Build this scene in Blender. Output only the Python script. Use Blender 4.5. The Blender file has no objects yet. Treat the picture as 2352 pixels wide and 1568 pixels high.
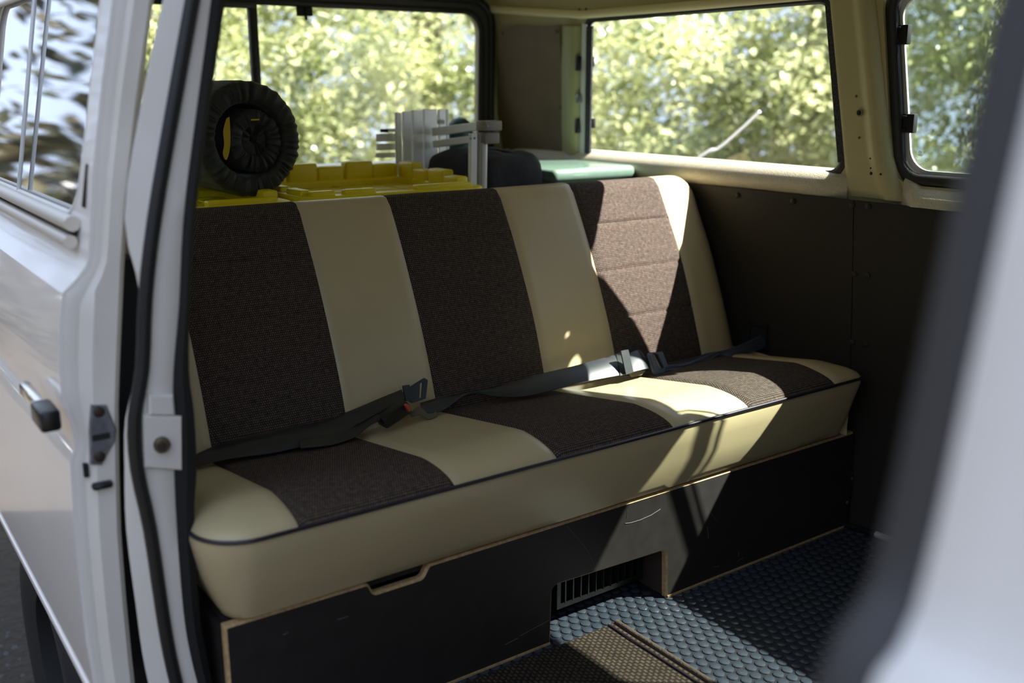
import bpy, bmesh, math, random
from mathutils import Vector, Matrix, noise
random.seed(7)
S = bpy.context.scene
COL = S.collection

# ------------------------------------------------------------------ camera
F_PX, CX, CY = 2287.0, 1176.0, 784.0
HORIZON, VPY_X = 200.0, 4480.0
CAM = Vector((1.4311, -0.4567, 1.1))
pitch = math.atan2(CY - HORIZON, F_PX)
_d = Vector((VPY_X - CX, CY - HORIZON, F_PX)).normalized()
_cp, _sp = math.cos(pitch), math.sin(pitch)
_l = Vector((_d.x, _cp * _d.y - _sp * _d.z, _sp * _d.y + _cp * _d.z))
yaw = math.atan2(_l.x, _l.z)
def c2w(v):
    x, y, z = v[0], _cp * v[1] - _sp * v[2], _sp * v[1] + _cp * v[2]
    return Vector((math.cos(yaw) * x - math.sin(yaw) * z, math.sin(yaw) * x + math.cos(yaw) * z, y))
_r, _u, _f = c2w((1, 0, 0)), c2w((0, 1, 0)), c2w((0, 0, 1))
cam_data = bpy.data.cameras.new('camera')
cam = bpy.data.objects.new('camera', cam_data); COL.objects.link(cam)
cam.matrix_world = Matrix(((_r.x, _u.x, -_f.x, CAM.x), (_r.y, _u.y, -_f.y, CAM.y), (_r.z, _u.z, -_f.z, CAM.z), (0, 0, 0, 1)))
cam_data.sensor_width = 36.0
cam_data.lens = F_PX / 2352.0 * 36.0
cam_data.clip_start = 0.02
cam_data.dof.use_dof = True
cam_data.dof.focus_distance = 2.15
cam_data.dof.aperture_fstop = 2.0
S.camera = cam

def at(px, py, n, k):
    """measured point: the sight line through a photo pixel meets the plane n.p = k"""
    d = c2w((px - CX, CY - py, F_PX)); n = Vector(n)
    t = (k - n.dot(CAM)) / n.dot(d)
    return CAM + d * t
def atX(px, py, X): return at(px, py, (1, 0, 0), X)
def atY(px, py, Y): return at(px, py, (0, 1, 0), Y)
def atZ(px, py, Z): return at(px, py, (0, 0, 1), Z)

# ------------------------------------------------------------------ world, sun, exposure
W = bpy.data.worlds.new('sky'); S.world = W; W.use_nodes = True
bg = W.node_tree.nodes['Background']
bg.inputs['Color'].default_value = (0.62, 0.75, 1.0, 1)
bg.inputs['Strength'].default_value = 1.7
sun_d = bpy.data.lights.new('sun', 'SUN'); sun_d.energy = 31.0; sun_d.angle = math.radians(0.55)
sun_d.color = (1.0, 0.97, 0.92)
sun = bpy.data.objects.new('sun', sun_d); COL.objects.link(sun)
SUN_DIR = Vector((-0.408, -0.525, -0.748)).normalized()
sun.rotation_euler = SUN_DIR.to_track_quat('-Z', 'Y').to_euler()
sun.location = (3, 4, 6)
S.view_settings.view_transform = 'Standard'
S.view_settings.look = 'None'
S.view_settings.exposure = 0.0
S.view_settings.gamma = 1.0
S.view_settings.use_curve_mapping = False

# ------------------------------------------------------------------ materials
def lin(c):
    return tuple(((x / 255.0) / 12.92 if x / 255.0 <= 0.04045 else ((x / 255.0 + 0.055) / 1.055) ** 2.4) for x in c)
class NT:
    def __init__(s, m): s.t = m.node_tree; s.n = s.t.nodes; s.l = s.t.links
    def add(s, typ, **kw):
        n = s.n.new(typ)
        for k, v in kw.items():
            if k in n.inputs.keys(): n.inputs[k].default_value = v
            else: setattr(n, k, v)
        return n
    def link(s, a, b): s.l.new(a, b)
def mat(name, col, rough=0.5, metal=0.0, spec=0.5, var=None, bump=None, coat=0.0, sheen=0.0, coords='Object'):
    """var=(scale, other colour, contrast) mottles the colour; bump=(scale, strength, distance)"""
    m = bpy.data.materials.new(name); m.use_nodes = True
    t = NT(m); b = t.n['Principled BSDF']
    b.inputs['Base Color'].default_value = (*col, 1); b.inputs['Roughness'].default_value = rough
    b.inputs['Metallic'].default_value = metal; b.inputs['Specular IOR Level'].default_value = spec
    b.inputs['Coat Weight'].default_value = coat; b.inputs['Coat Roughness'].default_value = 0.06
    b.inputs['Sheen Weight'].default_value = sheen
    tc = t.add('ShaderNodeTexCoord')
    if var:
        nz = t.add('ShaderNodeTexNoise'); nz.inputs['Scale'].default_value = var[0]; nz.inputs['Detail'].default_value = 6
        t.link(tc.outputs[coords], nz.inputs['Vector'])
        rp = t.add('ShaderNodeValToRGB'); w = var[2] if len(var) > 2 else 0.2
        rp.color_ramp.elements[0].position = 0.5 - w; rp.color_ramp.elements[1].position = 0.5 + w
        rp.color_ramp.elements[0].color = (*col, 1); rp.color_ramp.elements[1].color = (*var[1], 1)
        t.link(nz.outputs['Fac'], rp.inputs['Fac']); t.link(rp.outputs['Color'], b.inputs['Base Color'])
    if bump:
        nb = t.add('ShaderNodeTexNoise'); nb.inputs['Scale'].default_value = bump[0]; nb.inputs['Detail'].default_value = 3
        t.link(tc.outputs[coords], nb.inputs['Vector'])
        bp = t.add('ShaderNodeBump'); bp.inputs['Strength'].default_value = bump[1]; bp.inputs['Distance'].default_value = bump[2]
        t.link(nb.outputs['Fac'], bp.inputs['Height']); t.link(bp.outputs['Normal'], b.inputs['Normal'])
    return m

def weave_mat(name, base, light, pu, pv, thr=0.55, rough=0.9, shift=True, var=None):
    """woven cloth: light thread crossings on a dark ground; UV in metres"""
    m = bpy.data.materials.new(name); m.use_nodes = True
    t = NT(m); b = t.n['Principled BSDF']; b.inputs['Roughness'].default_value = rough; b.inputs['Specular IOR Level'].default_value = 0.2
    uv = t.add('ShaderNodeUVMap'); sx = t.add('ShaderNodeSeparateXYZ'); t.link(uv.outputs['UV'], sx.inputs[0])
    def math_(op, a, bb=None, c=None):
        n = t.add('ShaderNodeMath', operation=op)
        for i, q in enumerate((a, bb, c)):
            if q is None: continue
            if isinstance(q, (int, float)): n.inputs[i].default_value = q
            else: t.link(q, n.inputs[i])
        return n.outputs[0]
    u = math_('DIVIDE', sx.outputs['X'], pu); v = math_('DIVIDE', sx.outputs['Y'], pv)
    row = math_('FLOOR', v)
    off = math_('MULTIPLY', math_('MODULO', row, 2.0), 0.5 if shift else 0.0)
    fu = math_('FRACT', math_('ADD', u, off)); fv = math_('FRACT', v)
    du = math_('ABSOLUTE', math_('SUBTRACT', fu, 0.5)); dv = math_('ABSOLUTE', math_('SUBTRACT', fv, 0.5))
    r = math_('MAXIMUM', du, math_('MULTIPLY', dv, 1.05))
    nz = t.add('ShaderNodeTexNoise'); nz.inputs['Scale'].default_value = 140; nz.inputs['Detail'].default_value = 4
    t.link(uv.outputs['UV'], nz.inputs['Vector'])
    dot = t.add('ShaderNodeMapRange'); dot.inputs[1].default_value = thr * 0.5 + 0.08; dot.inputs[2].default_value = thr * 0.5 - 0.12
    t.link(math_('ADD', r, math_('MULTIPLY', math_('SUBTRACT', nz.outputs['Fac'], 0.5), 0.45)), dot.inputs[0])
    mx = t.add('ShaderNodeMix', data_type='RGBA'); mx.inputs[6].default_value = (*base, 1); mx.inputs[7].default_value = (*light, 1)
    t.link(dot.outputs[0], mx.inputs[0]); out = mx.outputs[2]
    if var:
        n2 = t.add('ShaderNodeTexNoise'); n2.inputs['Scale'].default_value = var[0]; n2.inputs['Detail'].default_value = 5
        t.link(uv.outputs['UV'], n2.inputs['Vector'])
        m2 = t.add('ShaderNodeMix', data_type='RGBA', blend_type='MULTIPLY'); m2.inputs[0].default_value = 1.0
        rp = t.add('ShaderNodeValToRGB'); rp.color_ramp.elements[0].position = .3; rp.color_ramp.elements[1].position = .7
        rp.color_ramp.elements[0].color = (var[1], var[1], var[1], 1); rp.color_ramp.elements[1].color = (1, 1, 1, 1)
        t.link(n2.outputs['Fac'], rp.inputs['Fac']); t.link(out, m2.inputs[6]); t.link(rp.outputs['Color'], m2.inputs[7]); out = m2.outputs[2]
    t.link(out, b.inputs['Base Color'])
    bp = t.add('ShaderNodeBump'); bp.inputs['Strength'].default_value = 0.5; bp.inputs['Distance'].default_value = min(pu, pv) * 0.25
    t.link(dot.outputs[0], bp.inputs['Height']); t.link(bp.outputs['Normal'], b.inputs['Normal'])
    return m

def glass_mat(name, tint, dust=0.03, refl=1.0, specks=False):
    m = bpy.data.materials.new(name); m.use_nodes = True
    t = NT(m); t.n.remove(t.n['Principled BSDF']); out = t.n['Material Output']
    tr = t.add('ShaderNodeBsdfTransparent'); tr.inputs['Color'].default_value = (*tint, 1)
    gl = t.add('ShaderNodeBsdfGlossy'); gl.inputs['Roughness'].default_value = 0.02
    lw = t.add('ShaderNodeLayerWeight'); lw.inputs['Blend'].default_value = 0.5
    pw = t.add('ShaderNodeMath', operation='POWER'); pw.inputs[1].default_value = 5.0; t.link(lw.outputs['Facing'], pw.inputs[0])
    ma = t.add('ShaderNodeMath', operation='MULTIPLY_ADD'); ma.inputs[1].default_value = 0.96; ma.inputs[2].default_value = 0.04; t.link(pw.outputs[0], ma.inputs[0])
    mr = t.add('ShaderNodeMath', operation='MULTIPLY', use_clamp=True); mr.inputs[1].default_value = refl; t.link(ma.outputs[0], mr.inputs[0])
    mx = t.add('ShaderNodeMixShader'); t.link(mr.outputs[0], mx.inputs[0]); t.link(tr.outputs[0], mx.inputs[1]); t.link(gl.outputs[0], mx.inputs[2])
    df = t.add('ShaderNodeBsdfDiffuse'); df.inputs['Color'].default_value = (0.7, 0.7, 0.66, 1)
    m2 = t.add('ShaderNodeMixShader'); t.link(mx.outputs[0], m2.inputs[1]); t.link(df.outputs[0], m2.inputs[2])
    tc = t.add('ShaderNodeTexCoord'); nz = t.add('ShaderNodeTexNoise'); nz.inputs['Scale'].default_value = 9; nz.inputs['Detail'].default_value = 6
    t.link(tc.outputs['Object'], nz.inputs['Vector'])
    mm = t.add('ShaderNodeMath', operation='MULTIPLY'); mm.inputs[1].default_value = dust * 2; t.link(nz.outputs['Fac'], mm.inputs[0]); f = mm.outputs[0]
    if specks:
        vo = t.add('ShaderNodeTexVoronoi'); vo.inputs['Scale'].default_value = 190; t.link(tc.outputs['Object'], vo.inputs['Vector'])
        ls = t.add('ShaderNodeMapRange'); ls.inputs[1].default_value = 0.16; ls.inputs[2].default_value = 0.05; ls.inputs[4].default_value = 0.35
        t.link(vo.outputs['Distance'], ls.inputs[0])
        ad = t.add('ShaderNodeMath', operation='ADD'); t.link(f, ad.inputs[0]); t.link(ls.outputs[0], ad.inputs[1]); f = ad.outputs[0]
    t.link(f, m2.inputs[0]); t.link(m2.outputs[0], out.inputs['Surface'])
    return m

M = {}
M['paint'] = mat('van white paint', (0.88, 0.83, 0.78), 0.28, coat=0.5, var=(3.0, (0.84, 0.79, 0.74)), bump=(6, 0.05, 0.01))
M['paint_in'] = mat('white door shut paint', (0.76, 0.72, 0.67), 0.45, var=(7.0, (0.68, 0.64, 0.57), 0.25))
M['inner_paint'] = mat('pale cream inner paint', (0.48, 0.435, 0.235), 0.5, var=(4.0, (0.43, 0.39, 0.20), 0.3))
M['corner_paint'] = mat('pale green inner paint', (0.38, 0.38, 0.20), 0.5, var=(5.0, (0.33, 0.33, 0.16), 0.3))
M['headliner'] = mat('cream headliner vinyl', (0.80, 0.73, 0.46), 0.7, var=(300, (0.72, 0.66, 0.41), 0.3), bump=(500, 0.2, 0.002))
M['sill_vinyl'] = mat('cream grained sill vinyl', (0.60, 0.54, 0.38), 0.30, spec=0.8, var=(240, (0.45, 0.41, 0.31), 0.2), bump=(420, 0.6, 0.003))
M['vinyl'] = mat('cream vinyl', (0.50, 0.41, 0.235), 0.36, var=(6, (0.455, 0.37, 0.21), 0.3), bump=(420, 0.10, 0.001))
M['fabric'] = weave_mat('brown woven seat cloth', (0.036, 0.0235, 0.0185), (0.185, 0.142, 0.106), 0.0046, 0.0046, 0.55, var=(90, 0.6))
M['piping'] = mat('dark piping', (0.018, 0.014, 0.024), 0.35)
M['film'] = mat('dark film faced plywood', (0.020, 0.0175, 0.016), 0.5, spec=.25, var=(30, (0.030, 0.026, 0.024), 0.3), bump=(260, 0.08, 0.001))
M['ply_edge'] = mat('raw plywood edge', (0.50, 0.35, 0.17), 0.75, var=(120, (0.30, 0.18, 0.075), 0.2))
M['scratch'] = mat('pale scratch', (0.09, 0.08, 0.075), 0.7)
M['panel'] = mat('dark brown grained panel board', (0.022, 0.0185, 0.0145), 0.6, spec=.25, var=(350, (0.031, 0.026, 0.021), 0.2), bump=(600, 0.25, 0.001))
M['corner_panel'] = mat('satin bronze brown panel', (0.17, 0.122, 0.062), 0.36, var=(9, (0.12, 0.088, 0.046), 0.25), bump=(500, 0.2, 0.001))
M['rubber'] = mat('black rubber', (0.012, 0.012, 0.012), 0.45)
M['grey_rubber'] = mat('grey black seal rubber', (0.045, 0.042, 0.042), 0.6)
M['matt_black'] = mat('matt black', (0.008, 0.008, 0.008), 0.8)
M['foam'] = mat('black fuzzy strip', (0.012, 0.012, 0.013), 0.95, bump=(300, 1.0, 0.004), var=(350, (0.07, 0.07, 0.075), 0.12))
M['black_plastic'] = mat('black plastic', (0.009, 0.009, 0.0095), 0.34)
M['alu'] = mat('brushed aluminium', (0.80, 0.80, 0.78), 0.42, metal=0.1, var=(20, (0.74, 0.74, 0.72), 0.3))
M['alu_frame'] = mat('pale window frame', (0.66, 0.66, 0.66), 0.35, metal=0.2)
M['rail'] = mat('cream painted rail', (0.58, 0.53, 0.46), 0.35)
M['grey_cap'] = mat('taupe plastic cap', (0.27, 0.25, 0.20), 0.6, bump=(200, 0.2, 0.001))
M['steel'] = mat('dull zinc steel', (0.30, 0.32, 0.36), 0.4, metal=0.8, var=(60, (0.18, 0.18, 0.2), 0.2))
M['bolt'] = mat('dark rusty bolt', (0.05, 0.035, 0.025), 0.5, metal=0.6)
M['brass'] = mat('worn brass bolt', (0.20, 0.17, 0.10), 0.4, metal=0.8, var=(80, (0.07, 0.055, 0.04), 0.2))
M['chrome'] = mat('chrome', (0.75, 0.72, 0.68), 0.12, metal=1.0)
M['yellow'] = mat('yellow moulded plastic', (0.82, 0.66, 0.004), 0.42, var=(12, (0.76, 0.59, 0.003), 0.3))
M['tank'] = mat('green enamel', (0.13, 0.20, 0.155), 0.24, coat=0.4, var=(40, (0.11, 0.17, 0.13), 0.3))
M['olive'] = mat('dark olive nylon', (0.017, 0.019, 0.013), 0.62, sheen=0.15, var=(25, (0.012, 0.013, 0.009), 0.3), bump=(60, 0.4, 0.004))
M['strap'] = mat('yellow elastic strap', (0.55, 0.36, 0.01), 0.7)
M['bag'] = mat('black cloth bag', (0.012, 0.012, 0.013), 0.85, var=(30, (0.018, 0.018, 0.019), 0.3), bump=(35, 0.5, 0.006))
M['teal'] = mat('dark teal plastic', (0.008, 0.055, 0.05), 0.45)
M['belt'] = mat('black seat belt webbing', (0.010, 0.0105, 0.0125), 0.42, spec=0.6, bump=(700, 0.2, 0.001), var=(40, (0.016, 0.017, 0.020), 0.2))
M['buckle'] = mat('black buckle plastic', (0.016, 0.018, 0.022), 0.36)
M['belt_blue'] = mat('worn blue-grey belt webbing', (0.048, 0.058, 0.080), 0.36, spec=0.8, bump=(700, 0.2, 0.001))  # black webbing; the blue-grey is sky reflection put into the colour
M['buckle_blue'] = mat('blue-grey buckle plastic', (0.095, 0.115, 0.16), 0.3)  # bluish sky reflection put into the plastic's colour
M['red'] = mat('red release button', (0.55, 0.07, 0.035), 0.4)
M['tab'] = mat('olive fabric tab', (0.10, 0.085, 0.05), 0.8)
M['stud'] = mat('blue black rubber stud', (0.036, 0.044, 0.056), 0.34, var=(8, (0.031, 0.041, 0.058), 0.3), bump=(300, 0.25, 0.001))
M['floor'] = mat('dark rubber floor sheet', (0.014, 0.016, 0.022), 0.5)
M['mat'] = weave_mat('brown woven mat', (0.018, 0.0125, 0.009), (0.080, 0.060, 0.040), 0.0135, 0.0088, 0.62, var=(30, 0.6))
M['mat_edge'] = mat('brown mat binding', (0.065, 0.047, 0.030), 0.9, var=(90, (0.05, 0.032, 0.022), 0.2), bump=(160, 0.8, 0.003))
M['ply_inner'] = mat('brown plywood cheek', (0.045, 0.030, 0.022), 0.7)
M['conduit'] = mat('ivory pipe', (0.50, 0.48, 0.40), 0.5)
M['tyre'] = mat('tyre rubber', (0.018, 0.018, 0.018), 0.8)
M['glass'] = glass_mat('window glass', (0.98, 0.985, 0.98), 0.02)
M['glass_dark'] = glass_mat('dusty tinted window glass', (0.82, 0.87, 0.84), 0.03, specks=True)
M['glass_second'] = glass_mat('dusty second pane', (0.88, 0.88, 0.87), 0.04)  # glass of the added pane that weakens the sun
M['door_glass'] = glass_mat('sliding door glass', (0.75, 0.79, 0.78), 0.008, refl=2.6)
M['ground'] = mat('dark forest soil', (0.034, 0.027, 0.022), 0.95, var=(2.2, (0.056, 0.046, 0.037), 0.3), bump=(30, 0.8, 0.03))
M['stone'] = mat('grey pebble', (0.10, 0.10, 0.105), 0.8)
M['bark'] = mat('brown bark', (0.13, 0.095, 0.065), 0.9, var=(6, (0.05, 0.038, 0.028), 0.2), bump=(12, 0.8, 0.03))
M['pale_stem'] = mat('pale grey stem', (0.42, 0.43, 0.46), 0.6)  # colour of a window reflection modelled as a tube
M['pale_bark'] = mat('pale grey bark', (0.42, 0.36, 0.29), 0.85, var=(5, (0.26, 0.21, 0.16), 0.2), bump=(12, 0.6, 0.02))
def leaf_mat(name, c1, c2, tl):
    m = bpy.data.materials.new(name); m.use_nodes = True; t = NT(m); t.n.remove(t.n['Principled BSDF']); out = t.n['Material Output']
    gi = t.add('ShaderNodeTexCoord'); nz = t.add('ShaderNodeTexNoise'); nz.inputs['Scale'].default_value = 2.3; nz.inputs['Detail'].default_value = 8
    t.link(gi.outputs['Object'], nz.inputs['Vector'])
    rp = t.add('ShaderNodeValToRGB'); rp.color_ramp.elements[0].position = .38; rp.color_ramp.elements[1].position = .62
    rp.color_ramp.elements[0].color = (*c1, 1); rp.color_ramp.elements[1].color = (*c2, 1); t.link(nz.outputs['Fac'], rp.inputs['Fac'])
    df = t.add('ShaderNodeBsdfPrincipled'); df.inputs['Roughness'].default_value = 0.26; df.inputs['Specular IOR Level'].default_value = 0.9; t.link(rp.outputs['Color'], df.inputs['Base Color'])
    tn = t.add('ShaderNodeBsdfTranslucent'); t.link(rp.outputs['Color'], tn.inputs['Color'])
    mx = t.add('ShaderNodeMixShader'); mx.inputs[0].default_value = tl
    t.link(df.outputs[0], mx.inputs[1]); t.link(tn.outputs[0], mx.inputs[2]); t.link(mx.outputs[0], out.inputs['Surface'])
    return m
M['etch'] = leaf_mat('etched glass mark', (0.17, 0.21, 0.21), (0.22, 0.26, 0.26), 0.7)
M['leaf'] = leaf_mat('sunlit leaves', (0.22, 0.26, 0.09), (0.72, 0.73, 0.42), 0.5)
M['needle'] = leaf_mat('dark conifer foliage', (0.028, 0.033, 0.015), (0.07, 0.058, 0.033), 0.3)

# ------------------------------------------------------------------ builders
OFF = {}
def place(o, parent):
    COL.objects.link(o)
    if parent is not None:
        o.parent = parent; OFF[o.name] = OFF[parent.name]
    else: OFF[o.name] = Vector((0, 0, 0))
def tag(o, label=None, cat=None, group=None, kind=None):
    if label: o['label'] = label
    if cat: o['category'] = cat
    if group: o['group'] = group
    if kind: o['kind'] = kind
    return o
def thing(name, loc, label, cat, group=None, kind=None):
    o = bpy.data.objects.new(name, None); COL.objects.link(o); o.location = loc; o.empty_display_size = 0.05
    OFF[o.name] = Vector(loc); return tag(o, label, cat, group, kind)
def mesh(name, verts, faces, m, parent=None, uv=None, smooth=40, mi=None, recalc=True):
    off = OFF[parent.name] if parent is not None else Vector((0, 0, 0))
    me = bpy.data.meshes.new(name)
    me.from_pydata([tuple(Vector(v) - off) for v in verts], [], faces)
    for q in (m if isinstance(m, (list, tuple)) else [m]): me.materials.append(q)
    if mi: me.polygons.foreach_set('material_index', mi)
    if uv:
        L = me.uv_layers.new(name='UVMap')
        for lp in me.loops: L.data[lp.index].uv = uv[lp.vertex_index]
    if recalc:
        bm = bmesh.new(); bm.from_mesh(me); bmesh.ops.recalc_face_normals(bm, faces=bm.faces); bm.to_mesh(me); bm.free()
    if smooth:
        me.shade_smooth(); me.set_sharp_from_angle(angle=math.radians(smooth))
    me.update()
    o = bpy.data.objects.new(name, me); place(o, parent); return o
def bm_obj(name, bm, m, parent=None, smooth=40):
    off = OFF[parent.name] if parent is not None else Vector((0, 0, 0))
    bmesh.ops.translate(bm, verts=bm.verts, vec=-off)
    bmesh.ops.recalc_face_normals(bm, faces=bm.faces)
    me = bpy.data.meshes.new(name); bm.to_mesh(me); bm.free()
    for q in (m if isinstance(m, (list, tuple)) else [m]): me.materials.append(q)
    if smooth: me.shade_smooth(); me.set_sharp_from_angle(angle=math.radians(smooth))
    o = bpy.data.objects.new(name, me); place(o, parent); return o
def box(name, lo, hi, m, parent=None, bev=0.0, seg=2, rot=None, taper=None):
    bm = bmesh.new(); lo, hi = Vector(lo), Vector(hi)
    bmesh.ops.create_cube(bm, size=1.0)
    c = (lo + hi) / 2; d = hi - lo
    for v in bm.verts:
        s = 1.0 if not taper or v.co.z > 0 else taper
        v.co = Vector((v.co.x * d.x * s, v.co.y * d.y * s, v.co.z * d.z))
    if bev: bmesh.ops.bevel(bm, geom=bm.edges[:], offset=bev, segments=seg, profile=0.5, affect='EDGES')
    if rot is not None: bmesh.ops.transform(bm, matrix=rot, verts=bm.verts)
    bmesh.ops.translate(bm, verts=bm.verts, vec=c)
    return bm_obj(name, bm, m, parent)
def frames(path, closed):
    n = len(path); T = []
    for i in range(n):
        a = path[(i - 1) % n] if closed or i > 0 else path[i]; b = path[(i + 1) % n] if closed or i < n - 1 else path[i]
        T.append((b - a).normalized())
    ref = Vector((0, 0, 1)) if abs(T[0].z) < 0.9 else Vector((1, 0, 0))
    N = [(ref - T[0] * ref.dot(T[0])).normalized()]
    for i in range(1, n):
        v = N[-1] - T[i] * N[-1].dot(T[i]); N.append(v.normalized())
    return T, N
def tube(name, path, r, m, parent=None, seg=10, closed=False, ry=None, smooth=50):
    path = [Vector(p) for p in path]; T, N = frames(path, closed); n = len(path)
    V, Fc = [], []
    for i in range(n):
        rr = r[i] if isinstance(r, (list, tuple)) else r; B = T[i].cross(N[i])
        for k in range(seg):
            a = 2 * math.pi * k / seg
            V.append(path[i] + N[i] * (math.cos(a) * (ry if ry else rr)) + B * (math.sin(a) * rr))
    for i in range(n if closed else n - 1):
        j = (i + 1) % n
        for k in range(seg):
            l = (k + 1) % seg; Fc.append((i * seg + k, i * seg + l, j * seg + l, j * seg + k))
    if not closed: Fc += [tuple(range(seg)), tuple(reversed(range((n - 1) * seg, n * seg)))]
    return mesh(name, V, Fc, m, parent, smooth=smooth)
def loft(name, rings, m, parent=None, closed=False, caps=True, smooth=40):
    """rings: lists of equal length; closed: each ring is a loop"""
    n, k = len(rings), len(rings[0]); V = [p for r in rings for p in r]; Fc = []
    for i in range(n - 1):
        for j in range(k if closed else k - 1):
            l = (j + 1) % k; Fc.append((i * k + j, i * k + l, (i + 1) * k + l, (i + 1) * k + j))
    if caps and closed: Fc += [tuple(range(k)), tuple(range((n - 1) * k, n * k))]
    return mesh(name, V, Fc, m, parent, smooth=smooth)
def rpoly(pts, rad, seg=6):
    """2-D polygon with rounded corners"""
    out = []; n = len(pts)
    for i in range(n):
        p = Vector(pts[i][:2]); a = Vector(pts[i - 1][:2]); b = Vector(pts[(i + 1) % n][:2])
        r = rad[i] if isinstance(rad, (list, tuple)) else rad
        if r <= 0: out.append(tuple(p)); continue
        da, db = (a - p).normalized(), (b - p).normalized(); ang = da.angle(db)
        t = min(r / math.tan(ang / 2), (a - p).length * .49, (b - p).length * .49); r2 = t * math.tan(ang / 2)
        c = p + (da + db).normalized() * (r2 / math.sin(ang / 2)); s, e = p + da * t - c, p + db * t - c
        th = s.angle_signed(e)
        for k in range(seg + 1):
            q = s.copy(); q.rotate(Matrix.Rotation(-th * k / seg, 2)) ; out.append(tuple(c + q))
    return out
def inset(pts, d):
    c = sum((Vector(p[:2]) for p in pts), Vector((0, 0))) / len(pts)
    return [(p[0] + (d if p[0] < c.x else -d), p[1] + (d if p[1] < c.y else -d)) for p in pts]
def plate(name, outer, holes, fn, m, parent=None, smooth=40, mi_side=None, sub=0.0):
    """sheet with holes; fn(u, v, s) gives the point, s = 0 front, 1 back"""
    bm = bmesh.new(); loops = []
    for lp in [outer] + list(holes):
        vs = [bm.verts.new((p[0], p[1], 0)) for p in lp]
        for i in range(len(vs)): bm.edges.new((vs[i], vs[(i + 1) % len(vs)]))
        loops.append(vs)
    bm.verts.index_update()
    bmesh.ops.triangle_fill(bm, use_beauty=True, use_dissolve=False, edges=bm.edges[:])
    if sub: 
        for z in sub:
            bmesh.ops.bisect_plane(bm, geom=bm.verts[:] + bm.edges[:] + bm.faces[:], plane_co=(0, z, 0), plane_no=(0, 1, 0))
    bm.verts.index_update(); n = len(bm.verts)
    V = [fn(v.co.x, v.co.y, 0) for v in bm.verts] + [fn(v.co.x, v.co.y, 1) for v in bm.verts]
    Fc, mi = [], []
    for f in bm.faces:
        ids = [v.index for v in f.verts]; Fc += [tuple(ids), tuple(i + n for i in reversed(ids))]; mi += [0, 0]
    for e in bm.edges:
        if len(e.link_faces) == 1:
            a, b = e.verts[0].index, e.verts[1].index; Fc.append((a, b, b + n, a + n)); mi.append(mi_side or 0)
    bm.free()
    return mesh(name, V, Fc, m, parent, smooth=smooth, mi=mi)
def grid(name, fn, nu, nv, m, parent=None, uvfn=None, smooth=60, thick=None):
    """fn(i/nu, j/nv) -> point; thick: vector or function for the back face"""
    V, UV, Fc = [], [], []
    for i in range(nu + 1):
        for j in range(nv + 1):
            V.append(Vector(fn(i / nu, j / nv)))
            if uvfn: UV.append(uvfn(i / nu, j / nv))
    k = nv + 1
    for i in range(nu):
        for j in range(nv): Fc.append((i * k + j, (i + 1) * k + j, (i + 1) * k + j + 1, i * k + j + 1))
    if thick is not None:
        n = len(V); V += [v + Vector(thick) for v in V]; UV += UV
        Fc += [tuple(q + n for q in reversed(f)) for f in Fc]
        ring = [j for j in range(k)] + [i * k + nv for i in range(1, nu + 1)] + [nu * k + j for j in range(nv - 1, -1, -1)] + [i * k for i in range(nu - 1, 0, -1)]
        for a in range(len(ring)):
            p, q = ring[a], ring[(a + 1) % len(ring)]; Fc.append((p, q, q + n, p + n))
    return mesh(name, V, Fc, m, parent, uv=UV or None, smooth=smooth)
def disc(name, c, axis, r, h, m, parent=None, seg=12, dome=0.3):
    axis = Vector(axis).normalized(); rot = axis.to_track_quat('Z', 'X').to_matrix(); V, Fc = [], []
    prof = [(r, 0), (r, h * (1 - dome)), (r * 0.8, h)]
    for rr, hh in prof:
        for k in range(seg):
            a = 2 * math.pi * k / seg; V.append(Vector(c) + rot @ Vector((rr * math.cos(a), rr * math.sin(a), hh)))
    for i in range(2):
        for k in range(seg):
            l = (k + 1) % seg; Fc.append((i * seg + k, i * seg + l, (i + 1) * seg + l, (i + 1) * seg + k))
    Fc += [tuple(range(seg)), tuple(range(2 * seg, 3 * seg))]
    return mesh(name, V, Fc, m, parent)
def interp(tab, x):
    if x <= tab[0][0]: return tab[0][1]
    for (a, b), (c, d) in zip(tab, tab[1:]):
        if x <= c: return b + (d - b) * (x - a) / (c - a)
    return tab[-1][1]
def smoothline(pts, n):
    """Catmull-Rom through pts, n steps per span"""
    P = [Vector(p) for p in pts]; out = []
    for i in range(len(P) - 1):
        p0, p1, p2, p3 = P[max(i - 1, 0)], P[i], P[i + 1], P[min(i + 2, len(P) - 1)]
        for k in range(n):
            t = k / n
            out.append(0.5 * ((2 * p1) + (p2 - p0) * t + (2 * p0 - 5 * p1 + 4 * p2 - p3) * t * t + (3 * p1 - p0 - 3 * p2 + p3) * t ** 3))
    return out + [P[-1]]
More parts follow.
